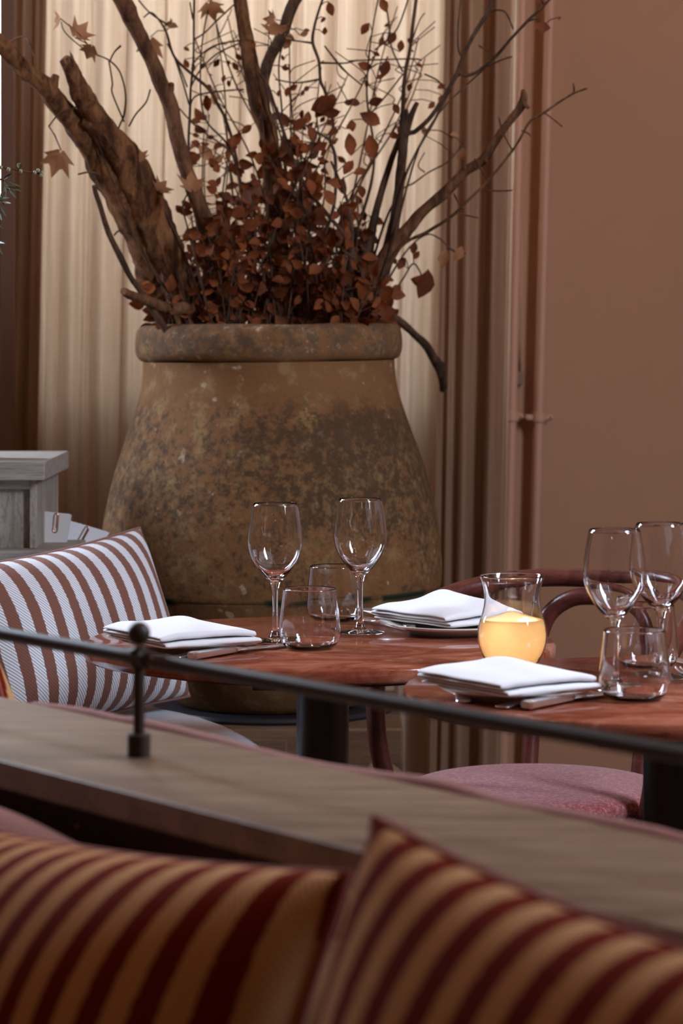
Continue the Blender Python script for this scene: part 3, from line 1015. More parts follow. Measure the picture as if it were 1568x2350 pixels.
# dense leafy twigs packed in the mouth of the jar
rl = random.Random(5)
for i in range(106):
    bx, by = rl.uniform(-0.17, 0.17), rl.uniform(-0.15, 0.16)
    if i >= 84:
        h = rl.uniform(0.03, 0.10)
        bx = rl.uniform(-0.165, 0.18)
    elif i < 56:
        h = rl.uniform(0.08, 0.26)
    else:
        h = rl.uniform(0.22, 0.44)
    sx = bx * 1.25 + rl.uniform(-0.05, 0.05)
    if h > 0.27:
        sx = rl.uniform(-0.12, 0.15)
    p0 = Vector((JX + bx, JY + by, 1.10))
    p3 = Vector((JX + sx - 0.012, JY + by * 1.1 + rl.uniform(-0.05, 0.05), 1.215 + h))
    p1 = p0.lerp(p3, 0.35) + Vector((rl.uniform(-0.02, 0.02), 0, 0))
    p2 = p0.lerp(p3, 0.7) + Vector((rl.uniform(-0.025, 0.025), rl.uniform(-0.02, 0.02), 0))
    s = [Vector(q) for q in spline([p0, p1, p2, p3], 6)]
    t = thing('leafy_twig', 'rust-leaved dry beech twig packed in the dense leaf mass at the jar mouth', 'twig', p0, group='beech twigs of the dense leaf mass')
    mb, lf = MB(), MB()
    mb.tube(s, [0.0022 - 0.0012 * k / len(s) for k in range(len(s))], 5)
    nl = 19 if h < 0.27 else 15
    for k in range(nl):
        f = rl.uniform(0.38 if h < 0.27 else 0.5, 1.0)
        q = s[min(len(s) - 1, int(f * (len(s) - 1)))]
        a = rl.uniform(0, 6.28)
        d = Vector((math.cos(a), rl.uniform(-1.3, 1.3), math.sin(a) * 0.9 + 0.1)).normalized()
        base = q + d * rl.uniform(0.008, 0.032)
        if base.z < 1.20:
            base.z = 1.20 + rl.uniform(0, 0.02)
        L = rl.uniform(0.020, 0.038)
        beech_leaf(lf, base, d, Vector((rl.uniform(-1, 1), -1, rl.uniform(-0.8, 0.8))), L, L * rl.uniform(0.55, 0.72), rl.uniform(-0.3, 0.4))
        mb.tube([q, base], 0.0008, 4, caps=False)
    mb.build('twig_stem', M['bark_dark'], t)
    lf.build('foliage', M['leaf'], t, recalc=False, angle=180)


# ------------------------------------------------------------------ tables
def table(label, c, R, ped, edge_h=0.021):
    x, y = c
    t = thing('round_table', label, 'table', (x, y, 0))
    z1, z0 = 0.75, 0.75 - edge_h
    pr = [(0, z0), (R - 0.003, z0), (R, z0 + 0.003), (R, z1 - 0.003), (R - 0.003, z1), (0, z1)]
    MB().lathe(pr, (x, y, 0), 128).build('tabletop', M['stone'], t, angle=50)
    MB().box((x - 0.125, y - 0.20, z0 - 0.020), (x - 0.075, y - 0.17, z0 - 0.012)).box((x - 0.095, y - 0.205, z0 - 0.026), (x - 0.06, y - 0.18, z0 - 0.012)).build('bracket', M['black'], t, bevel=0.002)
    MB().lathe([(0, z0 - 0.012), (R * 0.80, z0 - 0.012), (R * 0.80, z0), (0, z0)], (x, y, 0), 64).build('top_plate', M['black'], t)
    MB().lathe([(0.039, 0.03), (0.039, z0 - 0.012)], (ped[0], ped[1], 0), 40).build('pedestal', M['black'], t)
    MB().lathe([(0, 0), (0.20, 0), (0.205, 0.006), (0.20, 0.012), (0.06, 0.03), (0.04, 0.04), (0, 0.04)], (ped[0], ped[1], 0), 48).build('foot', M['black'], t)
    return t


T1, R1 = (-0.032, 4.02), 0.35
T2, R2 = (0.408, 3.496), 0.328
table('round red stone pedestal table in the middle, set with two tall glasses', T1, R1, (-0.028, 4.02))
table('round red stone pedestal table at the right edge with the candle on it', T2, R2, (0.43, 3.50))
ZT = 0.75

# ------------------------------------------------------------------ glassware
def wine_glass(label, p):
    t = thing('wine_glass', label, 'wine glass', p, group='wine glasses on the red tables', absolute=False)
    foot = spline([(0.0348, 0.0006), (0.0368, 0.0014), (0.0348, 0.0024), (0.022, 0.0042), (0.012, 0.0066), (0.0075, 0.0105)], 4)
    stem = spline([(0.0075, 0.0105), (0.0050, 0.018), (0.0042, 0.032), (0.0040, 0.050), (0.0042, 0.068), (0.0052, 0.080), (0.0078, 0.0885)], 4)
    bo = spline([(0.0078, 0.0885), (0.0150, 0.0955), (0.0245, 0.106), (0.0335, 0.120), (0.0388, 0.134), (0.0405, 0.147), (0.0396, 0.164), (0.0370, 0.184), (0.0333, 0.2040)], 5)
    bi = spline([(0.0326, 0.2046), (0.0322, 0.2040), (0.0359, 0.184), (0.0385, 0.164), (0.0394, 0.147), (0.0376, 0.134), (0.0322, 0.1205), (0.0228, 0.1075), (0.011, 0.0985), (0.0, 0.0962)], 5)
    MB().lathe([(0, 0.0006)] + foot, (0, 0, 0), 64).build('foot', M['glass'], t, recalc=False, angle=180)
    MB().lathe(stem, (0, 0, 0), 40).build('stem', M['glass'], t, recalc=False, angle=180)
    MB().lathe(bo + bi, (0, 0, 0), 64).build('bowl', M['glass'], t, recalc=False, angle=180)
    return t


def tumbler(label, p):
    t = thing('tumbler', label, 'tumbler', p, group='water tumblers on the red tables', absolute=False)
    o = spline([(0.026, 0.0008), (0.033, 0.002), (0.040, 0.008), (0.0440, 0.018), (0.0448, 0.028), (0.0430, 0.050), (0.0400, 0.075), (0.0388, 0.0870)], 5)
    i = spline([(0.0380, 0.0876), (0.0374, 0.0870), (0.0386, 0.075), (0.0416, 0.050), (0.0432, 0.028), (0.0420, 0.018), (0.038, 0.0085), (0.026, 0.0055), (0, 0.0052)], 5)
    MB().lathe([(0, 0.0016), (0.02, 0.0014)] + o[:20], (0, 0, 0), 64).build('base', M['glass'], t, recalc=False, angle=180)
    MB().lathe(o[19:] + i, (0, 0, 0), 64).build('wall', M['glass'], t, recalc=False, angle=180)
    return t


def table_pt(px, py):
    q = onz(px, py, ZT)
    return (q.x, q.y, ZT)


wg = wine_glass('wine glass left of its twin on the middle table, behind the front tumbler', table_pt(632, 1473))
copy_thing(wg, table_pt(827, 1453), None, 'wine glass on the middle table just left of the white napkin pile by the candle')
copy_thing(wg, table_pt(1411, 1580), None, 'wine glass on the right table standing nearest the napkin, left of its twin')
copy_thing(wg, table_pt(1517, 1555), None, 'wine glass on the right table cut by the right edge of the picture')
tb = tumbler('tumbler in front on the middle table, below the left wine glass', table_pt(711, 1489))
copy_thing(tb, table_pt(767, 1425), None, 'tumbler at the back of the middle table between the two wine glasses')
copy_thing(tb, table_pt(1457, 1606), None, 'tumbler in front on the right table beside the knife tip')
copy_thing(tb, table_pt(1483, 1534), None, 'tumbler at the back of the right table behind the wine glasses')

# hurricane candle
hc = table_pt(1176, 1534)
cd = thing('hurricane_candle', 'lit cream candle in a waisted glass holder between the two tables', 'candle', hc, absolute=False)
ho = spline([(0.026, 0.0005), (0.031, 0.003), (0.039, 0.014), (0.0455, 0.030), (0.0478, 0.045), (0.0460, 0.060), (0.0415, 0.075), (0.0385, 0.090), (0.0385, 0.105), (0.0415, 0.119), (0.0447, 0.1265)], 5)
hi = spline([(0.0440, 0.1272), (0.0432, 0.1265), (0.0402, 0.119), (0.0372, 0.105), (0.0372, 0.090), (0.0402, 0.075), (0.0447, 0.060), (0.0464, 0.045), (0.0441, 0.030), (0.0375, 0.0145), (0.028, 0.0055), (0, 0.0050)], 5)
MB().lathe([(0, 0.0005)] + ho + hi, (0, 0, 0), 72).build('glass_holder', M['glass'], cd, recalc=False, angle=180)
wx = spline([(0, 0.0054), (0.0276, 0.0060), (0.0371, 0.0150), (0.0437, 0.0302), (0.0460, 0.045), (0.0443, 0.060), (0.0425, 0.0660), (0.0385, 0.0672), (0.034, 0.062), (0.032, 0.045), (0.026, 0.024), (0.012, 0.020), (0, 0.020)], 5)
w = MB().lathe(wx, (0, 0, 0), 72)
for v in w.v:
    if v.z > 0.064:
        v.z += 0.007 * math.exp(-((v.x - 0.002) ** 2 + (v.y - 0.036) ** 2) / 0.0004)
w.build('wax', M['wax'], cd, angle=180)
MB().tube([(0.0, 0.0, 0.019), (0.0005, 0, 0.026), (0.002, 0, 0.031)], 0.0008, 8).build('wick', M['black'], cd)
kf = N('candle_flame')
ke = kf.n('ShaderNodeEmission')
ke.inputs[0].default_value = (1.0, 0.55, 0.18, 1)
ke.inputs[1].default_value = 5.0
fl = MB().ball((0.002, 0, 0.036), 0.0030, 10, 2.2)
fl.build('flame', kf.done(ke.outputs[0]), cd)
bulb('candle_light', (hc[0] + 0.002, hc[1], hc[2] + 0.046), 0.36, (1.0, 0.84, 0.62), 0.006)


# ------------------------------------------------------------------ plates and napkins
def plate(label, p):
    t = thing('dinner_plate', label, 'plate', p, group='plates under the napkins', absolute=False)
    pr = [(0, 0.003), (0.058, 0.003), (0.060, 0.0), (0.064, 0.0), (0.067, 0.004), (0.082, 0.009), (0.096, 0.0125), (0.0985, 0.0140), (0.0985, 0.0155), (0.096, 0.0160), (0.082, 0.0125), (0.066, 0.0085), (0.055, 0.0070), (0, 0.0068)]
    MB().lathe(pr, (0, 0, 0), 80).build('plate_body', M['porcelain'], t, angle=60)
    return t


P1, P2, P3 = (-0.222, 3.915), (0.168, 4.130), (0.220, 3.405)
pa = plate('plate under the napkin at the left of the middle table', (*P1, ZT))
copy_thing(pa, (*P2, ZT), None, 'plate under the napkin at the back right of the middle table')
copy_thing(pa, (*P3, ZT), None, 'plate under the napkin on the right table, nearest the railing')


def napkin(label, p, yaw, L, W, layers, puff, seed, gap=0.0058, thick=0.0036, step=0.010):
    """a folded cloth: one strip going back and forth across the depth, its round folds along the front"""
    prof = []
    n = 14
    z = thick / 2
    for k in range(layers):
        front, back = -W / 2 + 0.004 * (k // 2), W / 2 - 0.002 * k
        ys = [back + (front - back) * i / n for i in range(n + 1)]
        if k % 2:
            ys = ys[::-1]
        for i, y in enumerate(ys):
            prof.append((y, z, k))
        if k < layers - 1:
            sgn = -1 if k % 2 == 0 else 1
            for a in (-60, -20, 20, 60):
                q = math.radians(a)
                prof.append((ys[-1] + sgn * math.cos(q) * gap * 0.5, z + gap / 2 + math.sin(q) * gap / 2, k + 0.5))
        z += gap
    m = 16
    vs, fs = [], []
    for y, zz, k in prof:
        for j in range(m + 1):
            u = -0.5 + j / m
            top = (k + 1) / layers
            x = u * (L - 0.004 * (k % 2)) + step * (0.5 - 0.35 * k)
            edge = max(0.0, 1 - (2 * y / W) ** 4) * max(0.0, 1 - (2 * u) ** 4 * 0.9)
            ridge = math.exp(-((u - 0.10 - 0.35 * (y / W)) / 0.16) ** 2)
            lift = puff * top ** 2 * edge * (0.45 + 0.75 * ridge + 0.35 * noise.noise(Vector((x * 16 + seed, y * 16, 0.2 * k))))
            droop = -0.010 * max(0.0, abs(u) - 0.34) / 0.16 * (zz > thick) * top
            wob = 0.0012 * noise.noise(Vector((x * 45, y * 30, k * 3 + seed)))
            vs.append((x + 0.003 * noise.noise(Vector((y * 25, k, seed))), y + 0.002 * noise.noise(Vector((x * 25, k * 2.0, seed))), max(zz + lift + wob + droop * 0.4, thick / 2 + gap * 0.75 * k)))
    for i in range(len(prof) - 1):
        for j in range(m):
            a = i * (m + 1) + j
            fs.append((a, a + 1, a + m + 2, a + m + 1))
    rot = Matrix.Rotation(yaw, 4, 'Z')
    o = MB().add([rot @ Vector(q) for q in vs], fs).build('folded_napkin', M['linen_white'], None, recalc=False, angle=180)
    o.location = p
    sl = o.modifiers.new('cloth_thickness', 'SOLIDIFY')
    sl.thickness = thick
    sl.offset = 0
    sb = o.modifiers.new('smooth_cloth', 'SUBSURF')
    sb.levels = sb.render_levels = 1
    tag(o, label, 'napkin', 'folded white napkins')
    return o


NZ = ZT + 0.0165
napkin('folded white napkin at the left of the middle table, next to the striped cushion', (-0.232, 3.885, NZ), math.radians(33), 0.160, 0.180, 4, 0.008, 3)
napkin('bright white napkin folded high at the back right of the middle table', (0.165, 4.155, NZ), math.radians(38), 0.165, 0.185, 4, 0.020, 8)
napkin('folded white napkin on the right table, in front of the candle', (0.208, 3.385, NZ), math.radians(35), 0.155, 0.178, 4, 0.009, 5, step=0.012)


# ------------------------------------------------------------------ cutlery (along local +x, handle at x=0)
def loft(mb, secs, seg=12):
    """secs: (x, half width, half thickness, z centre)"""
    vs, fs = [], []
    for x, w, h, z in secs:
        for k in range(seg):
            a = 2 * PI * k / seg
            c, s = math.cos(a), math.sin(a)
            c = math.copysign(abs(c) ** 0.6, c)
            s = math.copysign(abs(s) ** 0.6, s)
            vs.append((x, w * c, z + h * s))
    for i in range(len(secs) - 1):
        for k in range(seg):
            k2 = (k + 1) % seg
            fs.append((i * seg + k, i * seg + k2, (i + 1) * seg + k2, (i + 1) * seg + k))
    fs.append(tuple(reversed(range(seg))))
    fs.append(tuple(range((len(secs) - 1) * seg, len(secs) * seg)))
    mb.add(vs, fs)


def knife(label, p, yaw):
    t = thing('table_knife', label, 'knife', p, (0, 0, yaw), 'silver knives', absolute=False)
    h = MB()
    loft(h, [(0, 0.006, 0.004, 0.0075), (0.003, 0.0095, 0.0058, 0.0075), (0.010, 0.0088, 0.0056, 0.0075), (0.05, 0.0078, 0.0052, 0.0075), (0.090, 0.0072, 0.005, 0.0078), (0.096, 0.0072, 0.005, 0.0078), (0.099, 0.0048, 0.004, 0.0078)])
    h.build('handle', M['silver'], t)
    b = MB()
    loft(b, spline([(0.098, 0.0050, 0.0040, 0.0078), (0.106, 0.0065, 0.0028, 0.0075), (0.125, 0.0095, 0.0013, 0.006), (0.175, 0.0105, 0.0010, 0.004), (0.215, 0.0092, 0.0008, 0.0025), (0.232, 0.0045, 0.0006, 0.0018), (0.235, 0.001, 0.0005, 0.0018)], 3))
    b.build('blade', M['silver'], t)
    return t


def fork(label, p, yaw):
    t = thing('table_fork', label, 'fork', p, (0, 0, yaw), 'silver forks', absolute=False)
    h = MB()
    loft(h, spline([(0, 0.006, 0.0012, 0.0030), (0.004, 0.0098, 0.0016, 0.0030), (0.03, 0.0080, 0.0017, 0.0042), (0.075, 0.0048, 0.0019, 0.0075), (0.110, 0.0036, 0.0021, 0.0105), (0.128, 0.0042, 0.0020, 0.0105)], 4))
    h.build('handle', M['silver'], t)
    b = MB()
    loft(b, spline([(0.127, 0.0042, 0.0020, 0.0105), (0.136, 0.0105, 0.0015, 0.0090), (0.150, 0.0130, 0.0013, 0.0062), (0.156, 0.0130, 0.0012, 0.0054)], 3))
    b.build('head', M['silver'], t)
    for k in range(4):
        q = MB()
        yy = -0.0108 + 0.0072 * k
        q.tube(spline([(0.154, yy, 0.0056), (0.175, yy * 0.98, 0.0040), (0.195, yy * 0.92, 0.0055), (0.205, yy * 0.9, 0.0085)], 4), [0.0016] * 12 + [0.0008], 8)
        q.build('tine', M['silver'], t)
    return t


def spoon(label, p, yaw):
    t = thing('table_spoon', label, 'spoon', p, (0, 0, yaw), None, absolute=False)
    h = MB()
    loft(h, spline([(0, 0.006, 0.0012, 0.0030), (0.004, 0.0098, 0.0016, 0.0030), (0.03, 0.0080, 0.0017, 0.0042), (0.075, 0.0048, 0.0019, 0.0075), (0.120, 0.0034, 0.0021, 0.0095), (0.140, 0.0040, 0.0018, 0.0085)], 4))
    h.build('handle', M['silver'], t)
    b = MB()
    vs, fs = [(0.170, 0, 0.0016)], []
    for r in (0.35, 0.7, 1.0):
        for k in range(24):
            a = 2 * PI * k / 24
            vs.append((0.170 + 0.032 * r * math.cos(a), 0.020 * r * math.sin(a), 0.0016 + 0.0085 * r ** 2.2))
    for k in range(24):
        fs.append((0, 1 + k, 1 + (k + 1) % 24))
        for q in (0, 1):
            fs.append((1 + q * 24 + k, 1 + (q + 1) * 24 + k, 1 + (q + 1) * 24 + (k + 1) % 24, 1 + q * 24 + (k + 1) % 24))
    b.add(vs, fs)
    ob = b.build('bowl', M['silver'], t, recalc=False, angle=180)
    s = ob.modifiers.new('metal_thickness', 'SOLIDIFY')
    s.thickness = 0.0012
    return t


def at2(px, py, other):
    a, b = onz(px, py, ZT), onz(*other, ZT)
    return (a.x, a.y, ZT), math.atan2(b.y - a.y, b.x - a.x)


p, yw = at2(438, 1517, (668, 1482))
kn = knife('silver knife with a thick handle in front of the napkin on the middle table', p, yw)
p, yw = at2(400, 1513, (640, 1472))
fk = fork('silver fork behind the knife at the front left of the middle table', (p[0], p[1], ZT), yw)
p, yw = at2(1206, 1632, (1440, 1588))
copy_thing(kn, p, yw, 'silver knife in front of the napkin on the right table, nearest the railing')
p, yw = at2(1150, 1628, (1385, 1580))
copy_thing(fk, p, yw, 'silver fork tucked behind the knife on the right table')
p, yw = at2(946, 1452, (800, 1421))
copy_thing(kn, p, yw, 'silver knife lying left of the bright napkin on the middle table')
p, yw = at2(985, 1437, (862, 1414))
spoon('silver spoon whose bowl shows between the right wine glass and the bright napkin', p, yw)
p, yw = at2(1066, 1615, (1022, 1545))
copy_thing(fk, p, yw, 'silver fork with its broad handle end at the left rim of the right table plate')
p, yw = at2(1670, 1590, (1540, 1532))
copy_thing(fk, p, yw, 'silver fork cut by the right edge of the picture, tines towards the wine glasses')
p, yw = at2(1655, 1560, (1535, 1512))
copy_thing(kn, p, yw, 'silver knife cut by the right edge of the picture behind the fork')

# ------------------------------------------------------------------ bentwood chair between the tables
CA = math.atan2(-0.46, 0.89)
ch = thing('bentwood_armchair', 'dark red bentwood armchair with a pink felt seat between the two tables', 'chair', (0.315, 4.33, 0), (0, 0, CA), absolute=False)
MB().lathe([(0.17, 0.430), (0.205, 0.430), (0.210, 0.442), (0.207, 0.455), (0.17, 0.455)], (0, 0, 0), 72, closed=True).build('seat_ring', M['mahogany'], ch)
cu = MB().lathe(spline([(0, 0.454), (0.19, 0.454), (0.207, 0.460), (0.212, 0.470), (0.205, 0.482), (0.178, 0.489), (0.1, 0.492), (0, 0.493)], 4), (0, 0, 0), 72)
cu.build('seat_cushion', M['felt'], ch, angle=180)
half = [(0.0, 0.265, 0.792), (0.09, 0.258, 0.791), (0.17, 0.215, 0.783), (0.222, 0.12, 0.765), (0.240, 0.01, 0.738), (0.243, -0.06, 0.705), (0.243, -0.092, 0.655), (0.242, -0.098, 0.60), (0.237, -0.098, 0.545), (0.225, -0.09, 0.485), (0.208, -0.07, 0.437)]
arm = [(-x, y, z) for x, y, z in half[::-1]] + half[1:]
MB().tube(spline(arm, 8), 0.0155, 16).build('arm_bow', M['mahogany'], ch)
hp = [(-0.098, 0.172, 0.30), (-0.098, 0.188, 0.45), (-0.102, 0.218, 0.58), (-0.104, 0.236, 0.66), (-0.088, 0.246, 0.725), (-0.048, 0.250, 0.757), (0, 0.252, 0.763)]
hp = hp + [(-x, y, z) for x, y, z in hp[-2::-1]]
MB().tube(spline(hp, 8), 0.0145, 16).build('back_hoop', M['mahogany'], ch)
for sx, sy in ((-1, -1), (1, -1)):
    MB().tube(spline([(0.15 * sx, 0.13 * sy, 0.43), (0.162 * sx, 0.142 * sy, 0.2), (0.18 * sx, 0.165 * sy, 0.0)], 4), [0.015] * 5 + [0.013] * 3 + [0.011], 14).build('leg', M['mahogany'], ch)
for sx in (-1, 1):
    MB().tube(spline([(0.098 * sx, 0.172, 0.42), (0.11 * sx, 0.20, 0.2), (0.135 * sx, 0.25, 0.0)], 4), [0.015] * 5 + [0.013] * 3 + [0.011], 14).build('leg', M['mahogany'], ch)
MB().lathe([(0.135 + 0.008 * math.cos(2 * PI * k / 10), 0.25 + 0.008 * math.sin(2 * PI * k / 10)) for k in range(10)], (0, 0, 0), 48, closed=True).build('stretcher', M['mahogany'], ch)


# ------------------------------------------------------------------ cushions
def cushion(label, centre, rotm, W, H, T, mat, pipe_mat, period_off=0.0, ear=0.10, name='striped_cushion', sag=0.0, group=None, seed=1):
    """face looks along local -y, width x, height z; corners drawn out, edges drawn in"""
    t = thing(name, label, 'cushion', centre, rotm.to_euler(), group, absolute=False)
    n = 30

    def outline(u, v):
        x = u * W / 2 * (1 - ear * (1 - v * v))
        z = v * H / 2 * (1 - ear * (1 - u * u))
        return x, z - sag * (1 - u * u) * (v > 0) * v

    def thick(u, v):
        a = max(0.0, 1 - abs(u) ** 2.6)
        b = max(0.0, 1 - abs(v) ** 2.6)
        return T / 2 * (a * b) ** 0.48

    vs, fs = [], []
    for side in (-1, 1):
        for j in range(n + 1):
            for i in range(n + 1):
                u, v = math.sin(PI / 2 * (-1 + 2 * i / n)), math.sin(PI / 2 * (-1 + 2 * j / n))
                x, z = outline(u, v)
                w = 0.004 * noise.noise(Vector((x * 9, z * 9, seed + side)))
                e = thick(u, v)
                vs.append((x, side * e + w * min(1, e / 0.02), z))
    k = (n + 1) ** 2
    for s in (0, 1):
        for j in range(n):
            for i in range(n):
                a = s * k + j * (n + 1) + i
                q = (a, a + 1, a + n + 2, a + n + 1)
                fs.append(q if s == 0 else q[::-1])
    body = MB().add(vs, fs)
    o = body.build('cover', mat, t, recalc=False, angle=180)
    bm = bmesh.new()
    bm.from_mesh(o.data)
    bmesh.ops.remove_doubles(bm, verts=bm.verts, dist=0.00002)
    bmesh.ops.recalc_face_normals(bm, faces=bm.faces)
    bm.to_mesh(o.data)
    bm.free()
    o.data.shade_smooth()
    ring = []
    for i in range(25):
        ring.append((-1 + 2 * i / 24, -1))
    for i in range(1, 25):
        ring.append((1, -1 + 2 * i / 24))
    for i in range(1, 25):
        ring.append((1 - 2 * i / 24, 1))
    for i in range(1, 24):
        ring.append((-1, 1 - 2 * i / 24))
    pts = []
    for u, v in ring + ring[:1]:
        x, z = outline(u, v)
        pts.append((x, 0, z))
    MB().tube(pts, 0.0038, 8, caps=False).build('piping', pipe_mat, t)
    return t


def face_rot(normal_yaw, lean, roll):
    """normal_yaw: heading of the cushion's face in the floor plane (radians, 0 = +x); lean back; roll in its own plane"""
    z = normal_yaw + PI / 2
    return Matrix.Rotation(z, 4, 'Z') @ Matrix.Rotation(-lean, 4, 'X') @ Matrix.Rotation(roll, 4, 'Y')


# ------------------------------------------------------------------ pale bench seat behind the middle table
be = thing('bench', 'pale grey leather bench seat with a rounded end left of the middle table', 'bench', (-0.7, 4.35, 0))
out = [(-0.36, 4.80), (-0.268, 4.68), (-0.238, 4.63), (-0.198, 4.545), (-0.172, 4.475), (-0.148, 4.40), (-0.130, 4.33), (-0.120, 4.25), (-0.125, 4.15), (-0.17, 4.07), (-0.23, 4.02), (-0.32, 4.0), (-1.3, 4.0), (-1.3, 4.66), (-0.55, 4.66), (-0.50, 4.80)]
MB().prism(out, 0.47, 0.55).build('seat', M['hide'], be, bevel=0.012, bseg=3)
MB().prism([(-0.46, 4.68), (-0.36, 4.58), (-0.30, 4.40), (-0.30, 4.15), (-0.36, 4.08), (-1.28, 4.08), (-1.28, 4.60)], 0.0, 0.47).build('bench_base', M['dark_wood'], be, bevel=0.004)
MB().box((-1.28, 4.60, 0.55), (-0.66, 4.655, 0.70)).build('back_rest', M['dark_wood'], be, bevel=0.006)

cushion('brown and white striped cushion on the pale bench at the left edge', (-0.465, 4.54, 0.698),
        face_rot(math.atan2(-0.64, 0.77), math.radians(18), math.radians(-5)), 0.50, 0.305, 0.19, M['stripe_back'], M['piping_brown'], ear=0.07, seed=4)

# ------------------------------------------------------------------ grey wooden cabinet at the left with menus behind it
cx1 = (85 - 784) * 4.78 / F
cb = thing('host_cabinet', 'weathered grey oak cabinet at the left edge behind the striped cushion', 'cabinet', (-0.85, 4.95, 0))
zt = CH - (1058 - HY) * 4.76 / F
zs = CH - (1101 - HY) * 4.76 / F
zb_ = CH - (1257 - HY) * 4.78 / F
MB().box((-1.3, 4.74, zs), (-0.521, 5.16, zt)).build('cabinet_top', M['grey_wood'], cb, bevel=0.002)
MB().box((-1.28, 4.775, zb_), (cx1, 5.14, zs)).build('cabinet_body', M['grey_wood_up'], cb, bevel=0.001)
MB().box((-1.28, 4.764, zs - 0.017), (cx1 - 0.0115, 4.775, zs)).build('top_rail', M['grey_wood'], cb, bevel=0.001)
MB().box((cx1 - 0.0115, 4.764, zb_), (cx1 + 0.001, 4.775, zs)).build('corner_stile', M['grey_wood_up'], cb, bevel=0.001)
zl = CH - (1299 - HY) * 4.72 / F
MB().box((-1.3, 4.71, zl), ((167 - 784) * 4.72 / F, 5.18, zb_)).build('lower_shelf', M['grey_wood'], cb, bevel=0.002)
MB().box((-1.28, 4.76, 0.0), (-0.50, 5.16, zl)).build('cabinet_base', M['dark_wood'], cb, bevel=0.002)


def card_menu(label, px4, Y, mat, clip, clip_len, clip_ang, lean):
    pts = [P(x, y, Y) for x, y in px4]
    zmin = min(p.z for p in pts)
    for p in pts:
        p.y += lean * (p.z - zmin)
    t = thing('menu_card', label, 'menu', pts[3])
    m = MB()
    for k in range(3):
        q = [p + Vector((0.0012 * k, 0.0025 * k, -0.0012 * k)) for p in pts]
        b = [p + Vector((0, 0.0012, 0)) for p in q]
        m.add(q + b, [(0, 1, 2, 3), (7, 6, 5, 4), (0, 4, 5, 1), (1, 5, 6, 2), (2, 6, 7, 3), (3, 7, 4, 0)])
    m.build('sheets', mat, t, smooth=False)
    cpx, cpy = clip
    c = math.cos(clip_ang)
    s = math.sin(clip_ang)
    loop = []
    L, wd = clip_len, 5.0
    shape = [(wd, -L / 2 + 4), (wd, L / 2 - wd)] + [(wd * math.cos(a), L / 2 - wd + wd * math.sin(a)) for a in (0.5, 1.0, 1.57, 2.1, 2.6)] + [(-wd, L / 2 - wd), (-wd, -L / 2 + wd)] + \
            [(-wd * 0.75 * math.cos(a) - 0.25 * wd, -L / 2 + wd - wd * math.sin(a)) for a in (0.5, 1.0, 1.57, 2.1, 2.6)] + [(wd * 0.5, -L / 2 + wd), (wd * 0.5, L / 2 - 2.2 * wd)]
    for a, b in shape:
        q = P(cpx + a * c - b * s, cpy + a * s + b * c, Y)
        q.y += lean * (q.z - zmin) - 0.0012
        loop.append(q)
    MB().tube(loop, 0.0009, 6).build('paperclip', M['copper'], t)['label'] = 'copper wire paperclip'
    return t


card_menu('pale grey card menu with a paperclip, upright against the cabinet side', [(70, 1171), (160, 1180), (147, 1262), (70, 1257)], 4.90, M['card_grey'], (128, 1200), 44, 0.08, 0.10)
card_menu('white card menu with a paperclip, fanned out right above the striped cushion', [(158, 1195), (247, 1221), (200, 1287), (146, 1262)], 4.96, M['card'], (189, 1232), 52, 0.50, 0.10)

# ------------------------------------------------------------------ rosemary sprigs reaching in at the left edge
gp = thing('herb_pot', 'green rosemary-like sprigs with one budding twig reaching in at the left edge', 'plant', (-0.66, 4.80, zt))
MB().lathe([(0, zt), (0.05, zt), (0.062, zt + 0.11), (0.066, zt + 0.115), (0.058, zt + 0.115), (0.05, zt + 0.02), (0, zt + 0.02)], (-0.68, 4.86, 0), 40).build('pot', M['jar'], gp)
tw, lf, bd = MB(), MB(), MB()
GY = 4.30
tw.tube(spline([Vector((-0.68, 4.86, zt + 0.05)), Vector((-0.67, 4.6, 1.40)), P(-60, 372, GY), P(0, 383, GY), P(50, 392, GY), P(99, 400, GY)], 6), [0.0022] * 18 + [0.0014] * 13, 7, 0.1)
for bx, by, r in ((2, 384, 4), (20, 389, 4.5), (48, 393, 4), (80, 396, 4), (88, 391, 4), (95, 402, 4), (97, 396, 3.5), (98, 400, 3)):
    bd.ball(P(bx, by, GY - 0.003), r * GY / F, 8, 1.2)
for k in range(9):
    a = random.uniform(0.3, 2.8)
    b0 = P(44, 386, GY)
    d = Vector((math.cos(a), random.uniform(-0.5, 0.5), math.sin(a)))
    beech_leaf(bd, b0, d, Vector((0, -1, 0.2)), 0.009, 0.004, 0.2)


def needle(p0, p1, w, bend):
    d = p1 - p0
    beech_leaf(lf, p0, d, Vector((0.2, -1, 0.3)), d.length, w, bend)


for stem in ([(-60, 470), (-30, 440), (0, 412), (12, 420)], [(-70, 560), (-30, 520), (0, 462), (10, 470)], [(-70, 640), (-40, 600), (-10, 560), (2, 575)]):
    pts = [Vector((-0.68, 4.86, zt + 0.06))] + [P(x, y, GY + 0.02) for x, y in stem]
    tw.tube(spline(pts, 5), 0.0014, 6)
for x, y, L, a in ((8, 413, 42, 65), (12, 430, 40, 40), (14, 428, 38, 15), (10, 425, 34, 85), (4, 440, 34, 100), (18, 416, 30, 20), (0, 420, 30, 120), (8, 412, 22, -40),
                   (0, 470, 30, 60), (4, 462, 26, 20), (-6, 480, 40, 75), (-4, 500, 34, 100), (2, 456, 20, -10), (-8, 560, 30, 60), (-10, 555, 26, 20), (-12, 570, 36, 95), (-14, 545, 34, 30), (-20, 430, 40, 50), (-25, 500, 40, 40)):
    q = math.radians(a)
    needle(P(x, y, GY + random.uniform(-0.02, 0.02)), P(x + L * math.cos(q), y + L * math.sin(q), GY + random.uniform(-0.03, 0.01)), 0.0042, random.uniform(-0.3, 0.3))
